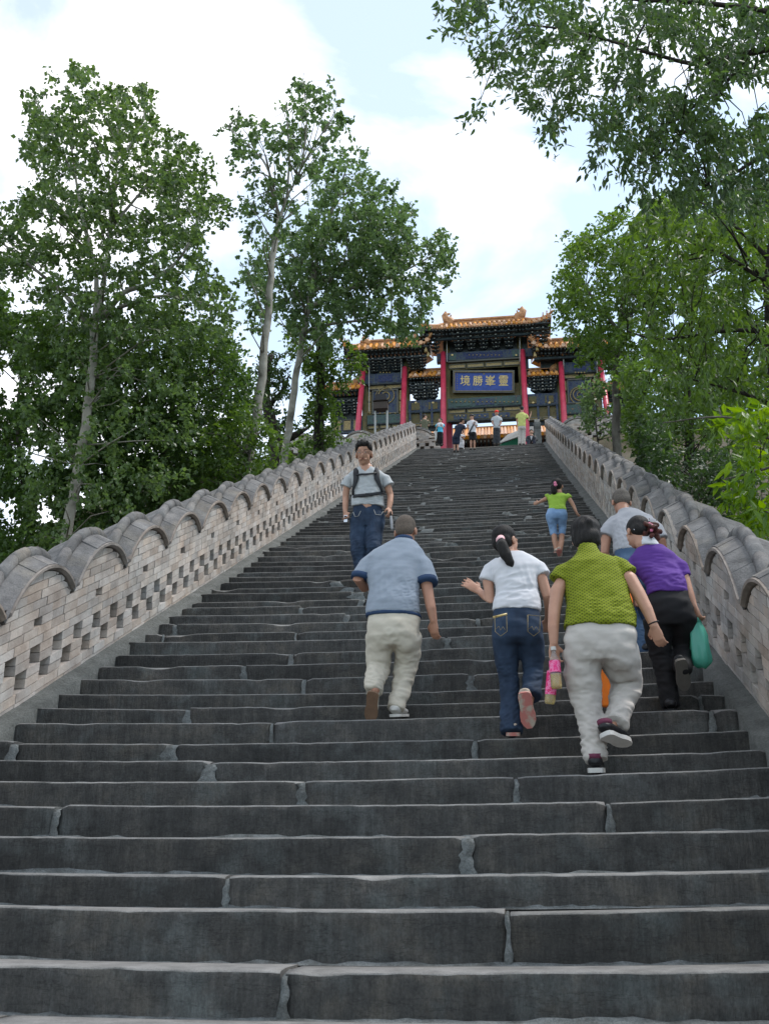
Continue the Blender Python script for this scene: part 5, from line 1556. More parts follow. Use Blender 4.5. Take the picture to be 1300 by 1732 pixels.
p.rings(b, [(619, 711, 1040, .135, .02), (620, 709, 1020, .14, .03), (624, 708, 1000, .135, .06), (622, 714, 970, .135, .10), (618, 722, 945, .125, .135), (630, 716, 932, .110, .15), (645, 709, 924, .095, .155), (660, 704, 917, .085, .165), (667, 699, 913, .075, .17)])
b.tube([p.P((698, 937, .14)), p.P((717, 958, .10)), p.P((722, 986, .06))], [.064, .076, .080], 14)
b.tube([p.P((642, 938, .14)), p.P((622, 957, .11)), p.P((611, 977, .09))], [.064, .076, .078], 14)
sh = p.cloth('shirt', b, 'striped_knit', wrinkle=.0035, wfreq=(20, 16, 30), folds=[((705, 1000, -.1), .14, 0.0078, (41, 26, 88)), ((650, 985, -.08), .16, 0.0047, (72, 26, 36))])
b = MB(); p.rings(b, [(618.3, 711.7, 1045, .138, .02), (618.3, 711.7, 1039, .139, .02)]); b2 = b.mesh('hem'); 
p.cloth('hem_band', b, 'navy_trim', wrinkle=.003, wfreq=(20, 16, 30), parent=sh)
for a, c in (((721, 980, .065), (722, 988, .055)), ((612.5, 972, .092), (610.5, 980, .088))):
    b = MB(); b.tube([p.P(a), p.P(c)], .083, 16); p.bit('cuff_band', b, 'navy_trim', sh)
b = MB(); b.tube([p.P((682.5, 917, .165)), p.P((682.5, 911, .17))], [(.072, .074)] * 2, 16); p.bit('collar_band', b, 'navy_trim', sh)
b = MB()
p.rings(b, [(624, 709, 1036, .12, .02), (621, 709, 1060, .135, .0), (620, 709, 1080, .135, .0), (624, 706, 1095, .12, .02)])
for sx in (645, 686): b.ellipsoid(p.P((sx, 1072, -.025)), (.095, .09, .15))
b.tube([p.P((643, 1075, 0)), p.P((640, 1105, .03)), p.P((639, 1130, .04)), p.P((635, 1150, -.04)), p.P((632, 1170, -.11))], [.115, .098, .084, .074, .066], 16)
b.tube([p.P((688, 1075, 0)), p.P((689, 1105, .09)), p.P((687, 1128, .12)), p.P((680, 1160, .08)), p.P((668, 1200, -.0))], [.115, .098, .084, .074, .066], 16)
p.cloth('trousers', b, 'khaki', smooth=9, wrinkle=0.0053, wfreq=(20, 16, 30), folds=[((640, 1150, -.1), .16, 0.0091, (48, 40, 84)), ((680, 1150, .05), .16, 0.0091, (48, 40, 84)), ((665, 1085, -.1), .12, 0.0062, (78, 20, 57)), ((690, 1120, .05), .1, 0.0058, (48, 40, 84))])
shoe(p.root, p.P((630, 1172, -.17)), p.P((626, 1221, -.05)), (.05, .92, .30), M['khaki'], M['sole'], .044, .07)
shoe(p.root, p.P((667, 1212.5, -.03)), p.P((684, 1212.5, .20)), (0, 0, 1), M['shoe_white'], M['shoe_white'], .048, .085, .02)

# ---- woman in the white T-shirt and jeans
Y_B = S(866, 1243).y + .10
p = Person('woman in white t-shirt and dark jeans with a black ponytail, left hand out', Y_B, skin='skin', foot_px=(866, 1243))
p.head((855, 916, .15), (.62, .80, .02), (.02, .12, 1), .98, neck=(871, 944, .10))
p.limb([(872, 945, .10), (874, 985, .06), (874, 1030, .02)], [.05, .06, .07])
p.limb([(838, 957, .10), (825, 985, .08), (828, 1016, .06), (820, 1008, .16), (810, 1000, .22)], [.034, .041, .035, .032, .024])
hand(p.b, p.P((810, 1000, .22)), p.P((797, 991, .23)), Vector((.1, .35, .95)), .12, .98, fan=.35)
p.limb([(901, 956, .10), (916, 980, .06), (925, 1008, .05), (928, 1030, .12), (926, 1048, .2)], [.034, .041, .035, .032, .024])
hand(p.b, p.P((926, 1048, .2)), p.P((925, 1062, .25)), Vector((-1, .2, 0)), .5, .95)
for hx, kx, ax_ in (((856, 1065), (858, 1145, .06), (866, 1222, .04)), ((896, 1065), (900, 1138, .06), (893, 1190, -.08))):
    p.limb([hx, kx, ax_], [.07, .05, .032])
p.finish_body()
p.hair([('e', (0, -.020, .040), (.086, .100, .088)), ('e', (0, -.055, -.002), (.080, .060, .080)), ('e', (.0, -.04, -.03), (.074, .06, .06))], 'hair', wrinkle=.0015)
pt0 = p.P((845, 912, .02))
b = MB(); b.tube([p.P((849, 911, .06)), pt0, p.P((848, 922, -.02)), p.P((856, 940, -.03)), p.P((863, 953, -.03)), p.P((866, 962, -.02))], [.020, .022, .044, .044, .030, .006], 12, round_caps=True)
p.cloth('ponytail', b, 'hair', .007, .003, (60, 60, 14), smooth=2)
b = MB(); b.tube([p.P((846.5, 911.5, .04)), p.P((845, 913.5, .012))], .030, 14, round_caps=True); p.bit('hair_band', b, 'pink_pale')
b = MB()
p.rings(b, [(832, 914, 1034, .115, .02), (833, 914, 1020, .115, .03), (838, 909, 1000, .105, .05), (835, 910, 980, .11, .07), (829, 914, 960, .11, .09), (834, 911, 950, .10, .10), (846, 903, 944, .09, .105), (856, 892, 939, .08, .11), (860, 886, 935, .07, .115)])
b.tube([p.P((845, 953, .10)), p.P((829, 964, .09)), p.P((823, 983, .085))], [.050, .057, .060], 14)
b.tube([p.P((895, 951, .10)), p.P((911, 961, .08)), p.P((918, 974, .065))], [.050, .057, .060], 14)
p.cloth('t_shirt', b, 'white_cotton', wrinkle=.003, wfreq=(20, 16, 30), folds=[((872, 1005, -.06), .2, 0.0070, (23, 15, 88)), ((850, 970, -.05), .1, 0.0047, (52, 20, 62)), ((900, 975, -.05), .1, 0.0047, (52, 20, 62))])
b = MB()
p.rings(b, [(836, 911, 1026, .10, .03), (833, 915, 1045, .115, .01), (831, 918, 1065, .12, 0), (832, 918, 1082, .115, .0), (838, 914, 1092, .10, .02)])
for sx in (855, 896): b.ellipsoid(p.P((sx, 1066, -.03)), (.086, .09, .13))
b.tube([p.P((854, 1075, 0)), p.P((856, 1110, .04)), p.P((859, 1146, .06)), p.P((863, 1190, .04)), p.P((866, 1240, -.02))], [.096, .084, .068, .066, .080], 16)
b.tube([p.P((897, 1075, 0)), p.P((900, 1108, .05)), p.P((901, 1138, .06)), p.P((900, 1160, .0)), p.P((898, 1180, -.07))], [.096, .084, .068, .064, .066], 16)
jn = p.cloth('jeans', b, 'jeans', smooth=9, wrinkle=0.0045, wfreq=(20, 16, 30), folds=[((858, 1150, 0), .12, 0.0065, (48, 40, 84)), ((864, 1215, 0), .13, 0.0084, (48, 40, 84)), ((900, 1150, -.03), .13, 0.0078, (48, 40, 84)), ((875, 1090, -.1), .1, 0.0062, (78, 20, 67))])
for pg, sgn in (([(836, 1042), (856, 1040), (857, 1068), (846, 1076), (837, 1068)], 1), ([(892, 1040), (913, 1042), (912, 1068), (902, 1076), (892, 1068)], -1)):
    b = MB(); loop = pg + [pg[0]]
    b.tube([p.P((x, y, -.135 - .012 * (1 - abs(x - 875) / 45))) for x, y in loop], .0022, 5); p.bit('back_pocket', b, 'gilt', jn)
    b = MB(); x0, x1 = (pg[0][0] + 2, pg[1][0] - 2) if sgn > 0 else (pg[0][0] + 2, pg[1][0] - 3); b.tube([p.P((x0, 1064, -.14)), p.P((x0 + 5, 1059, -.145)), p.P(((x0 + x1) / 2, 1066, -.147)), p.P((x1 - 4, 1060, -.145)), p.P((x1, 1066, -.14))], .002, 5); p.bit('stitching', b, 'gilt', jn)
b = MB(); b.tube([p.P((833.5, 1044, -.118)), p.P((845, 1041.5, -.135)), p.P((857, 1038.5, -.14))], .008, 6); p.bit('zip_pocket', b, 'gold', jn)
shoe(p.root, p.P((886, 1173, -.17)), p.P((895, 1231, -.06)), (.05, .9, .30), M['shoe_cream'], M['sole_pink'], .047, .07, .026)
shoe(p.root, p.P((868, 1245, -.055)), p.P((862, 1245, .16)), (0, 0, 1), M['shoe_cream'], M['sole_pink'], .048, .085, .024)

# ---- woman in the green dotted top
Y_C = S(1007, 1306).y + .10
p = Person('woman in green dotted top and pale trousers carrying two drink bottles', Y_C, skin='skin', foot_px=(1007, 1306))
p.head((991, 911, .23), (.10, .96, -.22), (0, .22, 1), 1.08, neck=(993, 944, .16))
p.limb([(994, 950, .14), (1000, 1000, .08), (1012, 1050, .02)], [.05, .08, .08])
p.limb([(960, 966, .12), (942, 1000, .06), (937, 1032, .02), (935, 1062, -.02), (936, 1088, -.03)], [.038, .048, .040, .036, .027])
hand(p.b, p.P((936, 1088, -.03)), p.P((936.5, 1110, -.02)), Vector((.85, .5, 0)), .75, 1.0)
p.limb([(1038, 957, .12), (1064, 980, .06), (1080, 1005, .02), (1094, 1032, -.01), (1105, 1058, -.02)], [.038, .050, .042, .037, .028])
hand(p.b, p.P((1105, 1058, -.02)), p.P((1114, 1084, 0)), Vector((-.7, .6, -.2)), .5, 1.02)
for hx, kx, ax_ in (((985, 1080), (990, 1180, .05), (1009, 1282, .02)), ((1044, 1080), (1060, 1160, .16), (1036, 1228, -.03))):
    p.limb([hx, kx, ax_], [.07, .05, .027])
p.finish_body()
p.hair([('e', (0, -.022, .046), (.092, .104, .092)), ('e', (0, -.055, -.010), (.086, .062, .086)), ('e', (.03, -.05, -.045), (.05, .045, .045)), ('e', (-.03, -.05, -.045), (.05, .045, .045)), ('t', [(.0, -.08, .09), (.02, -.115, .05)], [.03, .02])], 'hair', wrinkle=.005, wf=(70, 70, 26))
b = MB()
p.rings(b, [(952, 1076, 1062, .15, .0), (955, 1074, 1045, .155, .02), (957, 1068, 1020, .14, .05), (953, 1062, 990, .135, .09), (949, 1056, 968, .13, .12), (955, 1050, 955, .125, .135), (965, 1038, 946, .11, .145), (974, 1016, 937, .09, .16), (977, 1010, 929, .08, .17), (977, 1009, 923, .076, .175)])
b.tube([p.P((968, 962, .12)), p.P((951, 970, .10)), p.P((944, 983, .085))], [.056, .064, .068], 14)
b.tube([p.P((1034, 952, .12)), p.P((1050, 961, .10)), p.P((1061, 973, .085))], [.056, .066, .072], 14)
p.cloth('top', b, 'dotted_green', wrinkle=.0035, wfreq=(20, 16, 30), folds=[((985, 1040, -.12), .16, 0.0078, (26, 20, 88)), ((1050, 1030, -.1), .12, 0.0070, (36, 20, 88))])
b = MB()
p.rings(b, [(958, 1072, 1050, .13, .02), (955, 1076, 1075, .15, .0), (954, 1077, 1100, .15, .0), (957, 1074, 1122, .13, .0)])
for sx in (984, 1046): b.ellipsoid(p.P((sx, 1092, -.03)), (.115, .105, .17))
b.tube([p.P((984, 1100, 0)), p.P((984, 1140, .03)), p.P((991, 1185, .05)), p.P((1000, 1235, .02)), p.P((1009, 1287, -.02))], [.130, .112, .092, .078, .070], 16)
b.tube([p.P((1046, 1100, 0)), p.P((1054, 1135, .12)), p.P((1060, 1160, .17)), p.P((1051, 1190, .09)), p.P((1041, 1226, -.03))], [.130, .112, .094, .082, .074], 16)
tr_ = p.cloth('trousers', b, 'stone_linen', smooth=9, wrinkle=0.0060, wfreq=(20, 16, 30), folds=[((1003, 1250, 0), .2, 0.0104, (48, 40, 84)), ((1058, 1170, .05), .13, 0.0097, (48, 40, 84)), ((1015, 1125, -.12), .14, 0.0070, (88, 20, 52)), ((985, 1180, 0), .12, 0.0062, (31, 20, 93)), ((1045, 1210, 0), .1, 0.0078, (48, 40, 84))])
s1 = shoe(p.root, p.P((1007, 1307, -.07)), p.P((1009, 1307, .165)), (0, 0, 1), M['shoe_black'], M['shoe_white'], .049, .085, .028, collar='plum')
s2 = shoe(p.root, p.P((1023, 1246, -.16)), p.P((1063, 1262, .03)), (.1, .55, .85), M['shoe_black'], M['shoe_white'], .047, .08, .028, collar='plum')
b = MB(); c = p.P((1104.5, 1054, -.02)); b.tube([c + Vector((.030 * math.cos(t), .030 * math.sin(t), .010 * math.cos(t))) for t in [i * .449 for i in range(15)]], .0045, 6); p.bit('bracelet', b, 'iron')
# two bottles gripped by their necks
def clear_mat(name, c, rough=.08, tr=.9):
    m = bpy.data.materials.new(name); m.use_nodes = True; bs = m.node_tree.nodes['Principled BSDF']
    bs.inputs['Base Color'].default_value = (*c, 1); bs.inputs['Roughness'].default_value = rough; bs.inputs['Transmission Weight'].default_value = tr; bs.inputs['IOR'].default_value = 1.3
    return m
M['pet'] = clear_mat('clear_plastic', (.93, .95, .97)); M['juice'] = clear_mat('pale_yellow_drink', (.85, .62, .16), .1, .55)
M['label_pink'] = mat('pink_label', [(.42, (.75, .03, .20)), (.5, (.80, .25, .45)), (.56, (.65, .02, .15))], scale=26, rough=.4, bump=0)
def bottle(label, cap, base, r, lab):
    A, B = Vector(cap), Vector(base); d = B - A
    bt = empty('drink_bottle', A, label=label, cat='bottle', kind='thing')
    q = lambda t: A + d * t
    b = MB(); b.tube([q(.09), q(.16), q(.22), q(.34), q(.45), q(.62), q(.66), q(.95), q(1)], [.014, .014, .02, r, r, r * .93, r, r, r * .85], 16); link('bottle_shell', b.mesh('bottle_shell', True), M['pet'], bt)
    b = MB(); b.tube([q(0), q(.085)], .0165, 14); link('cap', b.mesh('cap'), M['shoe_white'], bt)
    b = MB(); b.tube([q(lab[0]), q(lab[1])], r * 1.03, 18, caps=False); link('label', b.mesh('label', True), M['label_pink'], bt)
    b = MB(); b.tube([q(.66), q(.94), q(.985)], [r * .93, r * .93, r * .8], 14); link('drink', b.mesh('drink', True), M['juice'], bt)
bottle('clear drink bottle with pink label, the upper of the two in her hand', p.P((935, 1094, -.055)), p.P((941, 1165, -.06)), .034, (.34, .62))
bottle('pink drink bottle hanging lower beside the clear one in her hand', p.P((935.5, 1112, .02)), p.P((929, 1191, .04)), .033, (.30, .80))

# ---- woman in purple
Y_D = S(1134, 1203).y + .12
p = Person('woman in purple top and black trousers with a reddish hair bun, by the right parapet', Y_D, skin='skin', foot_px=(1134, 1203))
p.head((1077, 901, .12), (-.42, .86, -.30), (.02, .30, 1), .98, neck=(1092, 926, .08))
p.limb([(1094, 935, .08), (1110, 970, .05), (1130, 1010, .03)], [.05, .07, .07])
p.limb([(1073, 952, .08), (1061, 975, .10), (1062, 1000, .12), (1068, 1012, .22)], [.034, .042, .036, .026])
hand(p.b, p.P((1068, 1012, .22)), p.P((1072, 1018, .3)), Vector((0, 0, 1)), .6, .95)
p.limb([(1137, 953, .08), (1153, 970, .05), (1160, 990, .03), (1166, 1008, .01), (1172, 1024, .0)], [.034, .045, .038, .034, .026])
hand(p.b, p.P((1172, 1024, 0)), p.P((1177, 1040, 0)), Vector((-.5, .8, 0)), .8, .98)
for hx, kx, ax_ in (((1112, 1040), (1116, 1112, .06), (1134, 1180, .03)), ((1152, 1040), (1152, 1098, .10), (1154, 1122, .0))):
    p.limb([hx, kx, ax_], [.07, .05, .032])
p.finish_body()
p.hair([('e', (0, -.02, .042), (.087, .10, .088)), ('e', (0, -.05, .0), (.080, .062, .078))], 'hair', wrinkle=.0015)
b = MB(); rs_ = random.Random(4)
for i in range(26):
    q = p.P((1098 + rs_.gauss(0, 7), 893 + rs_.gauss(0, 6.5), .05 + rs_.gauss(0, .035))); b.ellipsoid(q, (.022, .024, .020), seg=8, rows=6)
for i in range(8):
    q = p.P((1100 + rs_.gauss(0, 5), 888, .05)); b.tube([q, q + Vector((rs_.uniform(-.02, .05), 0, rs_.uniform(.03, .06)))], [.006, .003], 5)
for i in range(10):
    q = p.P((1108 + rs_.gauss(0, 4), 906 + rs_.gauss(0, 5), .06)); b.ellipsoid(q, (.018, .02, .022), seg=8, rows=6)
p.cloth('hair_bun', b, 'hair_red', .006, .004, (70, 70, 70), smooth=2)
b = MB(); b.tube([p.P((1097, 886, .05)), p.P((1102, 889, .02)), p.P((1101, 897, .01))], .012, 8, round_caps=True); p.bit('hair_tie', b, 'pink')
b = MB(); b.tube([p.P((1070, 890, .04)), p.P((1072, 896, .03))], .005, 6, round_caps=True); p.bit('hair_clip', b, 'metal')
b = MB()
p.rings(b, [(1094, 1162, 1006, .12, .01), (1092, 1160, 990, .125, .03), (1078, 1152, 970, .115, .06), (1066, 1147, 955, .105, .08), (1063, 1146, 946, .10, .085), (1069, 1140, 937, .095, .09), (1076, 1128, 929, .085, .093), (1080, 1120, 923, .078, .096)])
b.tube([p.P((1075, 948, .08)), p.P((1065, 964, .09)), p.P((1061, 982, .10))], [.052, .056, .056], 14)
b.tube([p.P((1134, 947, .08)), p.P((1149, 959, .06)), p.P((1157, 976, .045))], [.052, .057, .056], 14)
p.cloth('purple_top', b, 'purple', wrinkle=.003, wfreq=(20, 16, 30), folds=[((1120, 985, -.08), .2, 0.0070, (23, 15, 83)), ((1145, 975, -.05), .1, 0.0055, (36, 20, 78))])
b = MB(); p.rings(b, [(1077, 1116, 926, .088, .09), (1077, 1110, 918, .082, .095), (1078, 1106, 911, .076, .10)]); p.cloth('white_collar', b, 'white_cotton', .008, 0.0031, (36, 36, 78))
b = MB()
p.rings(b, [(1095, 1162, 1000, .11, .02), (1093, 1168, 1020, .13, .0), (1092, 1172, 1042, .135, .0), (1096, 1170, 1062, .12, .01)])
for sx in (1113, 1152): b.ellipsoid(p.P((sx, 1038, -.025)), (.096, .095, .14))
b.tube([p.P((1112, 1048, 0)), p.P((1112, 1080, .04)), p.P((1117, 1112, .06)), p.P((1126, 1150, .04)), p.P((1134, 1197, .02))], [.110, .094, .076, .068, .066], 16)
b.tube([p.P((1153, 1048, 0)), p.P((1154, 1078, .08)), p.P((1154, 1100, .10)), p.P((1154, 1118, .02)), p.P((1154, 1130, -.06))], [.105, .088, .074, .070, .066], 16, round_caps=True)
p.cloth('trousers', b, 'black_cloth', smooth=9, wrinkle=.003, folds=[((1117, 1115, 0), .12, 0.0058, (48, 40, 84)), ((1132, 1170, 0), .12, 0.0065, (48, 40, 84))])
shoe(p.root, p.P((1151, 1118, -.16)), p.P((1158, 1168, -.03)), (-.1, .85, .45), M['shoe_black'], M['sole_grey'], .044, .07, .032)
shoe(p.root, p.P((1135, 1204, -.05)), p.P((1131, 1204, .17)), (0, 0, 1), M['shoe_black'], M['shoe_black'], .046, .08, .022)
# her shopping bag
M['teal_bag'] = leaf_mat('teal_plastic_film', (.09, .40, .32), (.16, .52, .42), trans=.35, rough=.3, rand=.1)
bag = empty('plastic_bag', p.P((1177, 1042)), label='teal plastic carrier bag hanging from the purple woman\'s right hand', cat='bag', kind='thing')
prof = [(1177, 1050, .014, .012), (1177.5, 1056, .030, .020), (1178.5, 1064, .045, .030), (1180, 1074, .055, .040), (1181.5, 1086, .060, .048), (1183, 1098, .064, .054), (1184.5, 1110, .067, .056), (1186, 1119, .064, .053), (1187, 1125, .052, .044), (1187, 1129, .030, .03)]
b = MB(); rg = []
for i, (px, py, w, dpt) in enumerate(prof):
    c = p.P((px, py)); ring = []
    for j in range(36):
        t = 2 * math.pi * j / 36
        k = (abs(math.cos(t)) ** 3 + abs(math.sin(t)) ** 3) ** (-1 / 3)
        fo = (1 - .055 * i) * (.16 * math.sin(5 * t + .35 * i) + .10 * math.sin(9 * t - .5 * i + 1)) + .07 * noise.noise(Vector((math.cos(t) * 2, math.sin(t) * 2, i * .9)))
        ring.append(c + Vector((w * k * (1 + fo) * math.cos(t), dpt * k * (1 + fo) * math.sin(t), .006 * math.sin(3 * t + i))))
    rg.append(ring)
b.loft(rg[::-1])
link('bag_body', b.mesh('bag_body', True), M['teal_bag'], bag)
for dx in (-6, 6):
    b = MB(); b.tube([p.P((1179 + dx, 1066, dx * .003)), p.P((1177 + dx * .8, 1052, dx * .003)), p.P((1176.5, 1041, 0)), p.P((1178 + dx * .3, 1050, -dx * .004))], [(.022, .005), (.015, .005), (.010, .006), (.010, .005)], 8); link('bag_handle', b.mesh('bag_handle', True), M['teal_bag'], bag)

# ---- man in pale grey by the right parapet
Y_E = S(1078, 1106).y + .15
p = Person('bending man with short grey hair, pale grey shirt and blue jeans by the right parapet', Y_E, skin='skin_tan', foot_px=(1078, 1106))
p.head((1050, 850, .34), (-.12, .90, -.42), (0, .40, 1), 1.03, neck=(1056, 872, .24))
p.limb([(1062, 880, .22), (1064, 910, .12), (1062, 950, .05)], [.06, .09, .09])
p.limb([(1040, 888, .20), (1025, 908, .16), (1022, 935, .14), (1030, 960, .2), (1052, 992, .22)], [.034, .047, .040, .036, .028])
hand(p.b, p.P((1052, 992, .22)), p.P((1058, 1004, .22)), Vector((0, 1, 0)), .7)
p.limb([(1092, 890, .20), (1117, 915, .14), (1122, 945, .2), (1118, 960, .3)], [.034, .047, .040, .028])
hand(p.b, p.P((1118, 960, .3)), p.P((1116, 968, .36)), Vector((-1, 0, 0)), .5)
for hx, kx, ax_ in (((1046, 965), (1058, 1030, .1), (1084, 1096, 0)), ((1080, 965), (1092, 1030, .2), (1096, 1075, .25))):
    p.limb([hx, kx, ax_], [.07, .05, .035])
p.finish_body()
p.hair([('e', (0, -.014, .040), (.083, .098, .088)), ('e', (0, -.045, .0), (.076, .060, .066))], 'hair_grey', .007, .0008)
b = MB()
p.rings(b, [(1037, 1095, 935, .14, .05), (1037, 1100, 920, .145, .08), (1034, 1106, 900, .14, .14), (1029, 1108, 884, .125, .19), (1036, 1101, 874, .115, .22), (1042, 1088, 868, .10, .24), (1045, 1075, 863, .085, .25)])
b.tube([p.P((1042, 881, .2)), p.P((1030, 893, .17)), p.P((1024, 908, .16))], [.062, .072, .078], 14)
b.tube([p.P((1092, 881, .2)), p.P((1108, 895, .16)), p.P((1116, 913, .14))], [.062, .072, .078], 14)
p.cloth('shirt', b, 'heather', wrinkle=.0035, wfreq=(20, 16, 30), folds=[((1060, 905, -.02), .2, 0.0062, (67, 20, 41))])
b = MB()
p.rings(b, [(1040, 1094, 925, .13, .06), (1036, 1096, 955, .14, .0), (1038, 1096, 985, .13, .02)])
b.tube([p.P((1052, 980, 0)), p.P((1060, 1035, .1)), p.P((1080, 1070, .05)), p.P((1088, 1099, 0))], [.105, .085, .080, .076], 16, round_caps=True)
b.tube([p.P((1082, 980, 0)), p.P((1094, 1030, .2)), p.P((1096, 1080, .25))], [.105, .085, .075], 16, round_caps=True)
p.cloth('jeans', b, 'jeans_blue', wrinkle=.003, folds=[((1080, 1080, 0), .14, 0.0078, (48, 40, 84))])
shoe(p.root, p.P((1092, 1107, -.06)), p.P((1094, 1107, .18)), (0, 0, 1), M['shoe_black'], M['sole_grey'], .046, .08, .022)
shoe(p.root, p.P((1098, 1085, .16)), p.P((1099, 1085, .40)), (0, 0, 1), M['shoe_black'], M['sole_grey'], .046, .08, .022)
# orange cloth bag that he carries low
ob_ = empty('cloth_bag', p.P((1058, 1004, .2)), label='long orange cloth bag hanging behind the woman in the green top', cat='bag', kind='thing')
b = MB()
P2 = lambda px, py, w, dpt: [U(px, py, Y_C + .75) + Vector((w * math.cos(t), dpt * math.sin(t), 0)) for t in [2 * math.pi * i / 18 for i in range(18)]]
b.loft([P2(1060, 1003, .02, .02), P2(1058, 1018, .05, .03), P2(1048, 1060, .07, .04), P2(1040, 1110, .10, .05), P2(1036, 1160, .10, .05), P2(1034, 1196, .085, .045)][::-1])
link('bag_body', fuse(b, 'bag_body', .01, 4, 0.0039, (20, 20, 13)), M['orange'], ob_)
b = MB(); b.tube([U(1058, 1004, Y_C + .75), p.P((1057, 1000, .22))], .012, 6); link('bag_handle', b.mesh('bag_handle'), M['orange'], ob_)

# ---- girl running up
Y_F = S(944, 940).y + .10
p = Person('girl in lime green top and light blue cropped jeans running up with arms out', Y_F, skin='skin', res=.008, foot_px=(944, 941))
p.head((942, 823, .08), (.25, .95, 0), (.03, .08, 1), .92, neck=(943, 834, .05))
p.limb([(943, 836, .05), (941, 850, .03), (941, 866, 0)], [.04, .05, .05])
p.limb([(928, 840, .05), (920, 845, .06), (914, 848, .10), (910.5, 850, .13)], [.032, .029, .025, .019])
hand(p.b, p.P((910.5, 850, .13)), p.P((905, 851, .16)), Vector((0, 0, 1)), .35, .72)
p.limb([(958, 839, .05), (965, 848, .03), (970, 857, .02), (973, 864, .0)], [.032, .029, .025, .019])
hand(p.b, p.P((973, 864, 0)), p.P((976, 870, 0)), Vector((-.3, .9, 0)), .4, .72)
p.limb([(932, 870, 0), (935, 896, .05), (937.5, 914, .02), (940, 931, .0)], [.05, .036, .040, .026])
p.limb([(950, 870, 0), (950, 896, .09), (948.5, 916, .05), (947, 932, -.02)], [.05, .036, .040, .026])
p.finish_body(.6)
p.hair([('e', (0, -.02, .04), (.088, .102, .090)), ('e', (0, -.055, .0), (.08, .06, .08)), ('t', [(-.02, -.10, .03), (-.03, -.13, -.04), (-.03, -.12, -.13), (-.02, -.10, -.17)], [.03, .045, .05, .02])], 'hair', wrinkle=.003)
b = MB()
for q in ((938, 817), (939, 820), (937.5, 821)): b.ellipsoid(p.P((*q, -.05)), (.022, .02, .022), seg=10, rows=6)
p.bit('hair_bobble', b, 'pink')
b = MB()
p.rings(b, [(925, 958, 864, .085, .0), (928, 956, 857, .08, .01), (926, 957, 847, .08, .03), (926, 960, 840, .075, .04), (934, 953, 835, .055, .05)])
b.tube([p.P((929, 839, .05)), p.P((923.5, 842, .055))], [.046, .050], 12); b.tube([p.P((957, 838, .05)), p.P((962.5, 843, .04))], [.046, .050], 12)
p.cloth('lime_top', b, 'lime', wrinkle=.003, folds=[((941, 852, -.05), .12, 0.0039, (48, 40, 84))])
b = MB()
p.rings(b, [(925, 957, 861, .08, .0), (922, 959, 872, .095, .0), (924, 957, 880, .085, .01)])
b.tube([p.P((932, 876, 0)), p.P((934, 891, .05)), p.P((936, 906, .05))], [.072, .056, .050], 14); b.tube([p.P((950, 876, 0)), p.P((950.5, 891, .09)), p.P((949.5, 905, .08))], [.072, .056, .050], 14)
p.cloth('cropped_jeans', b, 'jeans_light', smooth=9, wrinkle=.003, folds=[((940, 890, -.05), .14, 0.0058, (48, 40, 84))])
shoe(p.root, p.P((941, 935, -.05)), p.P((940, 935, .12)), (0, 0, 1), M['shoe_cream'], M['sole_pink'], .034, .05, .016)
shoe(p.root, p.P((945, 930, -.10)), p.P((946.5, 942, .02)), (0, .8, .6), M['shoe_cream'], M['sole_pink'], .034, .05, .016)

# ---- man with the backpack, coming down
Y_G = S(616, 988).y + .12
p = Person('man with glasses, grey t-shirt and dark jeans coming down with a strapped backpack', Y_G, skin='skin', res=.006, foot_px=(616, 989))
p.head((615.5, 768, -.08), (-.02, -.97, -.30), (0, -.25, 1), 1.27, neck=(618, 795, 0))
p.limb([(619, 795, 0), (620, 825, 0), (622, 860, 0)], [.10, .12, .12])
p.limb([(597, 810, 0), (586, 824, 0), (584.5, 842, .02), (584, 856, -.02), (584, 867, -.05)], [.036, .048, .042, .038, .029])
hand(p.b, p.P((584, 867, -.05)), p.P((586, 878, -.08)), Vector((.9, -.4, 0)), .75, 1.05)
p.limb([(644, 809, 0), (655, 821, 0), (660, 838, .02), (659.5, 850, -.03), (658, 859, -.06)], [.036, .048, .042, .038, .029])
hand(p.b, p.P((658, 859, -.06)), p.P((660, 869, -.09)), Vector((-.6, -.8, 0)), .9, 1.05)
for hx, kx, ax_ in (((606, 875), (605, 928, -.08), (612, 980, 0)), ((635, 875), (633, 925, -.14), (631, 974, .1))):
    p.limb([hx, kx, ax_], [.07, .055, .036])
p.finish_body(.5)
p.hair([('e', (0, -.026, .056), (.085, .098, .084)), ('e', (0, -.055, .01), (.081, .06, .08)), ('e', (0, .040, .100), (.070, .052, .040)), ('e', (-.060, .015, .070), (.026, .05, .045)), ('e', (.060, .015, .070), (.026, .05, .045)),
        ('t', [(-.04, .06, .11), (-.05, .07, .125)], [.02, .008]), ('t', [(.0, .06, .12), (.01, .07, .138)], [.02, .008]), ('t', [(.035, .05, .115), (.05, .06, .13)], [.02, .008])], 'hair', .006, 0.0023, (104, 104, 78))
def face_bit(name, pts, r, m, seg=6): 
    b = MB(); b.tube([p.H(*q) for q in pts], r, seg, round_caps=True); return p.bit(name, b, m, p.body)
for sx in (-1, 1):
    face_bit('eyebrow', [(sx * .014, .100, .030), (sx * .032, .097, .036), (sx * .050, .084, .031)], .0030, 'hair')
    b = MB(); b.ellipsoid(p.H(sx * .031, .092, .010), (.013, .005, .006), p.hm, 10, 6); p.bit('eye', b, 'white_cotton', p.body)
    b = MB(); b.ellipsoid(p.H(sx * .031, .0955, .010), (.006, .003, .006), p.hm, 8, 6); p.bit('pupil', b, 'hair', p.body)
face_bit('mouth', [(-.024, .089, -.061), (-.010, .0975, -.0565), (.010, .0975, -.0565), (.024, .089, -.061)], .0034, 'lip')
gl = MB()
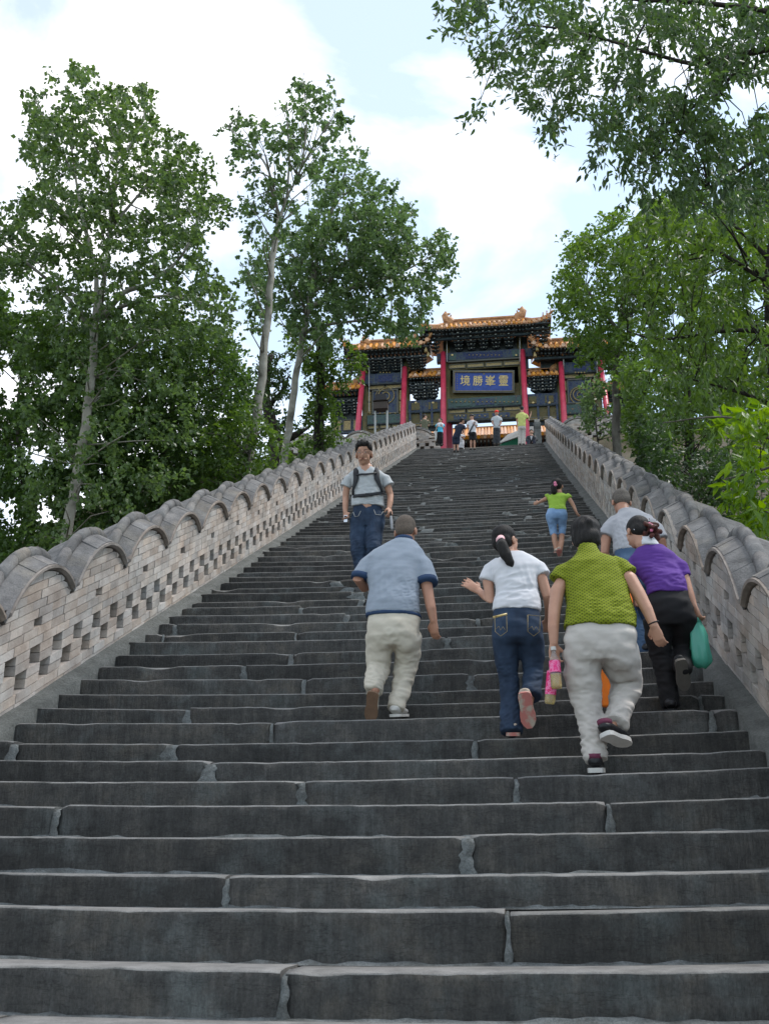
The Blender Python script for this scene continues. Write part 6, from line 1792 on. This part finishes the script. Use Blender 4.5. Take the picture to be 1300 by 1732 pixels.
for sx in (-1, 1):
    loop = [(sx * (.032 + .024 * math.cos(t)), .106 - .008 * (abs(math.cos(t)) if math.cos(t) > 0 else 0), .008 + .016 * math.sin(t)) for t in [2 * math.pi * i / 14 for i in range(15)]]
    gl.tube([p.H(*q) for q in loop], .0014, 5)
    gl.tube([p.H(sx * .056, .098, .012), p.H(sx * .082, .06, .012), p.H(sx * .084, -.01, .010)], .0018, 5)
gl.tube([p.H(-.008, .108, .010), p.H(.008, .108, .010)], .0018, 5)
gz_ = tag(p.bit('glasses', gl, 'iron'), )
b = MB()
p.rings(b, [(594, 650, 858, .125, 0), (594, 649, 845, .13, 0), (597, 645, 828, .12, 0), (594, 648, 812, .12, 0), (589, 652, 804, .105, 0), (596, 645, 797, .09, 0), (606, 632, 791, .07, 0)])
b.tube([p.P((600, 806, 0)), p.P((589, 813, 0)), p.P((584, 824, 0))], [.058, .070, .078], 14); b.tube([p.P((641, 805, 0)), p.P((652, 811, 0)), p.P((658, 822, 0))], [.058, .070, .078], 14)
p.cloth('t_shirt', b, 'grey_cotton', wrinkle=.0035, wfreq=(20, 16, 30), folds=[((620, 845, -.12), .16, 0.0078, (26, 20, 93)), ((615, 822, -.12), .14, 0.0055, (52, 20, 62))])
b = MB()
p.rings(b, [(600, 645, 854, .095, 0), (597, 648, 863, .108, 0), (594, 650, 872, .122, 0), (594, 650, 893, .12, 0)])
b.tube([p.P((607, 880, 0)), p.P((606, 905, -.04)), p.P((606, 930, -.09)), p.P((610, 958, -.05)), p.P((613, 982, -.01))], [.122, .108, .094, .086, .082], 16)
b.tube([p.P((635, 880, 0)), p.P((633, 905, -.07)), p.P((632, 928, -.14)), p.P((631, 952, -.04)), p.P((631, 976, .06))], [.122, .108, .094, .086, .082], 16)
jn = p.cloth('jeans', b, 'jeans', smooth=9, wrinkle=0.0045, folds=[((606, 935, -.05), .18, 0.0084, (48, 40, 84)), ((633, 930, -.1), .16, 0.0084, (48, 40, 84)), ((622, 880, -.1), .12, 0.0062, (78, 20, 62))])
for pts in ([(597, 866), (600, 874), (606, 873), (610, 864)], [(632, 862), (635, 870), (644, 871), (648, 865)]):
    b = MB(); b.tube([p.P((x, y, -.122)) for x, y in pts], .004, 5); p.bit('pocket_stitching', b, 'cable', jn)
shoe(p.root, p.P((613, 989, .05)), p.P((612, 989, -.20)), (0, 0, 1), M['shoe_black'], M['sole_grey'], .048, .08, .022)
shoe(p.root, p.P((631, 979, .16)), p.P((631, 981, -.08)), (0, 0, 1), M['shoe_black'], M['sole_grey'], .048, .08, .022)
# backpack with its straps
bp = empty('backpack', p.P((620, 820, .15)), label='black backpack with chest strap and hip belt worn by the descending man', cat='backpack', kind='thing')
b = MB(); p.rings(b, [(602, 642, 846, .08, .21), (599, 645, 830, .10, .22), (600, 644, 808, .10, .22), (606, 638, 796, .07, .21)], p=4); link('pack', fuse(b, 'pack', .012, 3), M['black_nylon'], bp)
for sx, a in ((-1, ((604, 792, .06), (602.5, 793, -.06), (601.5, 800, -.115), (602, 808, -.128), (600, 818, -.135), (597, 828, -.13), (597, 838, -.10))), (1, ((633, 792, .06), (635, 793, -.06), (637, 800, -.115), (637, 808, -.128), (641, 818, -.135), (645, 828, -.125), (647, 836, -.09)))):
    b = MB(); b.tube([p.P(q) for q in a], [(.036, .011)] * 4 + [(.026, .009), (.018, .007), (.014, .006)], 8, side=(1, 0, 0)); link('shoulder_strap', b.mesh('shoulder_strap', True), M['black_nylon'], bp)
b = MB(); b.tube([p.P((602, 803.5, -.132)), p.P((612, 802, -.142)), p.P((619, 802, -.146)), p.P((637, 800, -.132))], [(.006, .014)] * 4, 8, side=(0, 1, 0)); link('chest_strap', b.mesh('chest_strap', True), M['black_nylon'], bp)
b = MB(); b.tube([p.P((596, 840, -.02)), p.P((598, 839, -.10)), p.P((610, 838, -.142)), p.P((622, 837, -.148)), p.P((636, 835, -.142)), p.P((647, 833, -.10)), p.P((650, 832, -.02))], [(.008, .022)] * 7, 8, side=(0, 1, 0)); link('hip_belt', b.mesh('hip_belt', True), M['black_nylon'], bp)
b = MB(); c = p.P((621, 837, -.157)); b.box(c.x - .025, c.x + .025, c.y - .008, c.y + .006, c.z - .02, c.z + .02); link('buckle', b.mesh('buckle'), M['iron'], bp)
ph = empty('phone', p.P((584, 877, -.11)), label='small silver phone in the descending man\'s right hand', cat='phone', kind='thing')
c = p.P((584.5, 877.5, -.11)); b = MB(); b.box(c.x - .022, c.x + .022, c.y - .008, c.y + .008, c.z - .045, c.z + .045); link('phone_body', b.mesh('phone_body'), M['metal'], ph)
b = MB(); b.box(c.x - .018, c.x + .018, c.y - .0095, c.y - .0082, c.z - .005, c.z + .036); link('screen', b.mesh('screen'), M['iron'], ph)
sk = empty('umbrella', p.P((661, 865, -.1)), label='slim folded grey umbrella hanging from the descending man\'s left hand', cat='umbrella', kind='thing')
b = MB(); b.tube([p.P((660.5, 866, -.1)), p.P((661, 874, -.1))], .011, 8, round_caps=True); link('handle', b.mesh('handle', True), M['iron'], sk)
b = MB(); b.tube([p.P((661, 874, -.1)), p.P((662, 884, -.1)), p.P((662.5, 894, -.1))], [.015, .019, .014], 8, round_caps=True); link('folded_canopy', b.mesh('folded_canopy', True), M['heather'], sk)

# ---- people around the head of the stairs, far away
def far_person(label, px, py0, py1, Y, top, bottom, hair='hair', face=1, lean=0.0, skin='skin', shorts=False, arms=((-.9, .1), (.9, .1)), cap=None, sit=False, turn=0.0, wide=1.0, shoe_m='shoe_black'):
    """py0 top of the head, py1 soles; arms: hand offsets in shoulder widths and height fractions."""
    h = py1 - py0
    p = Person(label, Y, res=.013, skin=skin, foot_px=(px, py1))
    w = h * .118 * wide
    f = lambda fx, fy, dy=0: (px + fx * w + lean * h * .28 * max(0, (1 - fy) - .45), py0 + fy * h, dy)
    p.head(f(0, .075), (turn, -face, -.12), (lean * .5, -.05 * face, 1), .98, neck=f(0, .165))
    p.limb([f(0, .18), f(0, .34), f(0, .5)], [.08, .10, .10])
    for sx, (ax_, ay) in zip((-1, 1), arms):
        el = f(sx * 1.1 + (ax_ - sx) * .4, .37, -.05 * face); wr = f(ax_, .5 - ay, -.12 * face if ay > .05 else -.03 * face)
        p.limb([f(sx * .82, .2), el, wr], [.046, .038, .026], 8)
        d = (p.P(wr) - p.P(el)).normalized(); hand(p.b, p.P(wr), p.P(wr) + d * .08, Vector((0, -face, .2)), .4, 1.0)
    for sx in (-.38, .38): p.limb([f(sx, .5), f(sx * 1.05, .73, -.03 * face), f(sx * 1.1, .95)], [.07, .05, .034], 8)
    p.finish_body(.9)
    p.hair([('e', (0, -.02, .045), (.086, .10, .086)), ('e', (0, -.052, .0), (.08, .06, .078))], hair, .012, 0)
    if cap:
        b = MB(); b.ellipsoid(p.H(0, -.005, .065), (.094, .11, .075), p.hm, 14, 8); b.tube([p.H(-.05, .10, .05), p.H(0, .15, .042), p.H(.05, .10, .05)], [.012, .014, .012], 6); p.bit('cap', b, cap)
    b = MB()
    rr = lambda fl, fy, dp: (f(-fl, fy)[0], f(fl, fy)[0], f(0, fy)[1], dp, 0)
    p.rings(b, [rr(.92, .53, .13), rr(.86, .42, .125), rr(.94, .28, .125), rr(.98, .22, .11), rr(.7, .18, .085), rr(.4, .165, .06)], 14)
    for sx, (ax_, ay) in zip((-1, 1), arms): b.tube([p.P(f(sx * .85, .215)), p.P(f(sx * 1.02 + (ax_ - sx) * .2, .31, -.02 * face))], [.075, .078], 10)
    p.cloth('shirt', b, top, .016, .004, smooth=2)
    b = MB()
    p.rings(b, [rr(.84, .49, .12), rr(.92, .56, .13), rr(.86, .60, .115)], 14)
    e = .72 if shorts else .955
    for sx in (-.4, .4): b.tube([p.P(f(sx, .57)), p.P(f(sx * 1.05, min(.74, e), -.03 * face)), p.P(f(sx * 1.1, e))], [.098, .082, .078], 10, round_caps=True)
    p.cloth('shorts' if shorts else 'trousers', b, bottom, .016, .004, smooth=2)
    for sx in (-.42, .42): 
        hp = p.P(f(sx, 1.0)); shoe(p.root, hp + Vector((0, .07 * face, 0)), hp + Vector((.02 * sx, -.17 * face, 0)), (0, 0, 1), M[shoe_m], M['sole_grey'])
    return p

YT = 40.6
far_person('person in olive clothes standing at the end of the left parapet', 718, 701, 754, 40.9, 'olive', 'olive', face=-.4, turn=.9, arms=((-.8, .08), (.8, .12)))
w_ = far_person('woman in turquoise and white top with black side-striped trousers', 744, 708, 754, 41.6, 'cyan', 'black_cloth', face=.9, turn=-.5, arms=((-1.0, .2), (.5, .22)))
b = MB(); w_.rings(b, [(737.5, 750.5, 724, .13, 0), (737, 751, 719, .125, 0), (740, 748, 716, .09, 0)], 14); w_.cloth('white_shawl', b, 'white_cotton', .016, .004, smooth=2)
n_ = far_person('man in navy shirt and shorts bending over on the top steps', 771, 708, 765.5, S(771, 765).y + .1, 'navy', 'navy', face=-.5, turn=.8, lean=1.3, shorts=True, arms=((.3, .1), (1.4, .1)))
far_person('small child in white standing beside the bending man', 779.5, 730, 760.5, S(779, 760).y + .1, 'white_cotton', 'white_cotton', face=.7, turn=.4, wide=1.05, arms=((-.8, .1), (.8, .15)))
bw = far_person('woman in black cap, white shirt and black cropped trousers with a black shoulder strap', 799, 701.5, 761, S(800, 760).y + .1, 'white_cotton', 'black_cloth', face=.8, turn=-.55, lean=-.18, shorts=True, cap='iron', arms=((-1.3, .12), (.6, .2)), shoe_m='shoe_cream')
b = MB(); b.tube([bw.P((803, 713, -.14)), bw.P((797, 724, -.17)), bw.P((791, 735, -.15))], [(.028, .01)] * 3, 6, side=(1, 0, 0)); bw.bit('shoulder_strap', b, 'black_nylon')
far_person('man in red cap, grey shirt and dark trousers facing down the stairs', 839.5, 694.5, 752.5, 41.0, 'grey_cotton', 'charcoal', face=1, cap='red', skin='skin_tan')
far_person('man in pale yellow shirt and light trousers with one hand raised', 882, 687, 754, S(884, 753).y + .15, 'yellow', 'stone_linen', face=-1, arms=((-1.0, .02), (2.0, .30)), wide=.95)
# seated man
p = Person('man in dark jacket sitting on the top step beside the drum stone', 40.3, res=.012, skin='skin', foot_px=(898, 752))
p.head((898, 731, 0), (0, -1, -.1), (0, 0, 1), 1.0, neck=(898, 736, 0))
p.limb([(898, 738, .02), (898, 748, .05)], [.10, .12])
for sx in (-1, 1):
    p.limb([(898 + sx * 6, 739, 0), (898 + sx * 8.5, 744, -.1), (898 + sx * 4, 748, -.25)], [.046, .038, .026], 8); hand(p.b, p.P((898 + sx * 4, 748, -.25)), p.P((898 + sx * 3, 748.5, -.34)), Vector((0, 0, 1)), .4)
    p.limb([(898 + sx * 4, 750, 0), (898 + sx * 5, 746.5, -.38), (898 + sx * 5, 756, -.45)], [.07, .055, .035], 8)
p.finish_body(.9); p.hair(SHORT_HAIR, 'hair', .012, 0)
b = MB(); p.rings(b, [(891, 905, 750, .14, .05), (890, 906, 744, .13, .03), (890.5, 905.5, 740, .11, .02), (894, 902, 737, .07, 0)], 14)
for sx in (-1, 1): b.tube([p.P((898 + sx * 6, 740, 0)), p.P((898 + sx * 8.5, 744.5, -.1)), p.P((898 + sx * 5, 747.5, -.2))], [.07, .06, .05], 10, round_caps=True)
p.cloth('jacket', b, 'charcoal', .016, .003, smooth=2)
b = MB(); b.add([p.P((896, 737.5, -.13)), p.P((898, 745, -.15)), p.P((900, 737.5, -.13)), p.P((896, 737.5, -.11)), p.P((898, 745, -.12)), p.P((900, 737.5, -.11))], [(0, 1, 2), (5, 4, 3), (0, 3, 4, 1), (1, 4, 5, 2), (2, 5, 3, 0)]); p.bit('shirt_front', b, 'white_cotton', smooth=False)
b = MB()
for sx in (-1, 1): b.tube([p.P((898 + sx * 4, 749.5, 0)), p.P((898 + sx * 5, 746.5, -.38)), p.P((898 + sx * 5, 754, -.44))], [.095, .075, .065], 10, round_caps=True)
p.cloth('trousers', b, 'navy', .016, .003, smooth=2)
for sx in (-1, 1): hp = p.P((898 + sx * 5, 757, -.40)); shoe(p.root, hp, hp + Vector((0, -.24, 0)), (0, 0, 1), M['shoe_black'], M['sole_grey'])
# things the far people carry
hb = empty('handbag', w_.P((735, 738, 0)), label='white bag at the side of the woman in turquoise', cat='bag', kind='thing')
b = MB(); w_.rings(b, [(730, 738, 746, .07, -.05), (731, 739, 738, .08, -.05), (734, 739, 730, .05, -.04)], 12); link('bag_body', fuse(b, 'bag_body', .012, 3), M['shoe_white'], hb)
b = MB(); b.tube([w_.P((735, 731, -.05)), w_.P((740, 721, -.08))], .012, 6); link('bag_strap', b.mesh('bag_strap'), M['shoe_white'], hb)
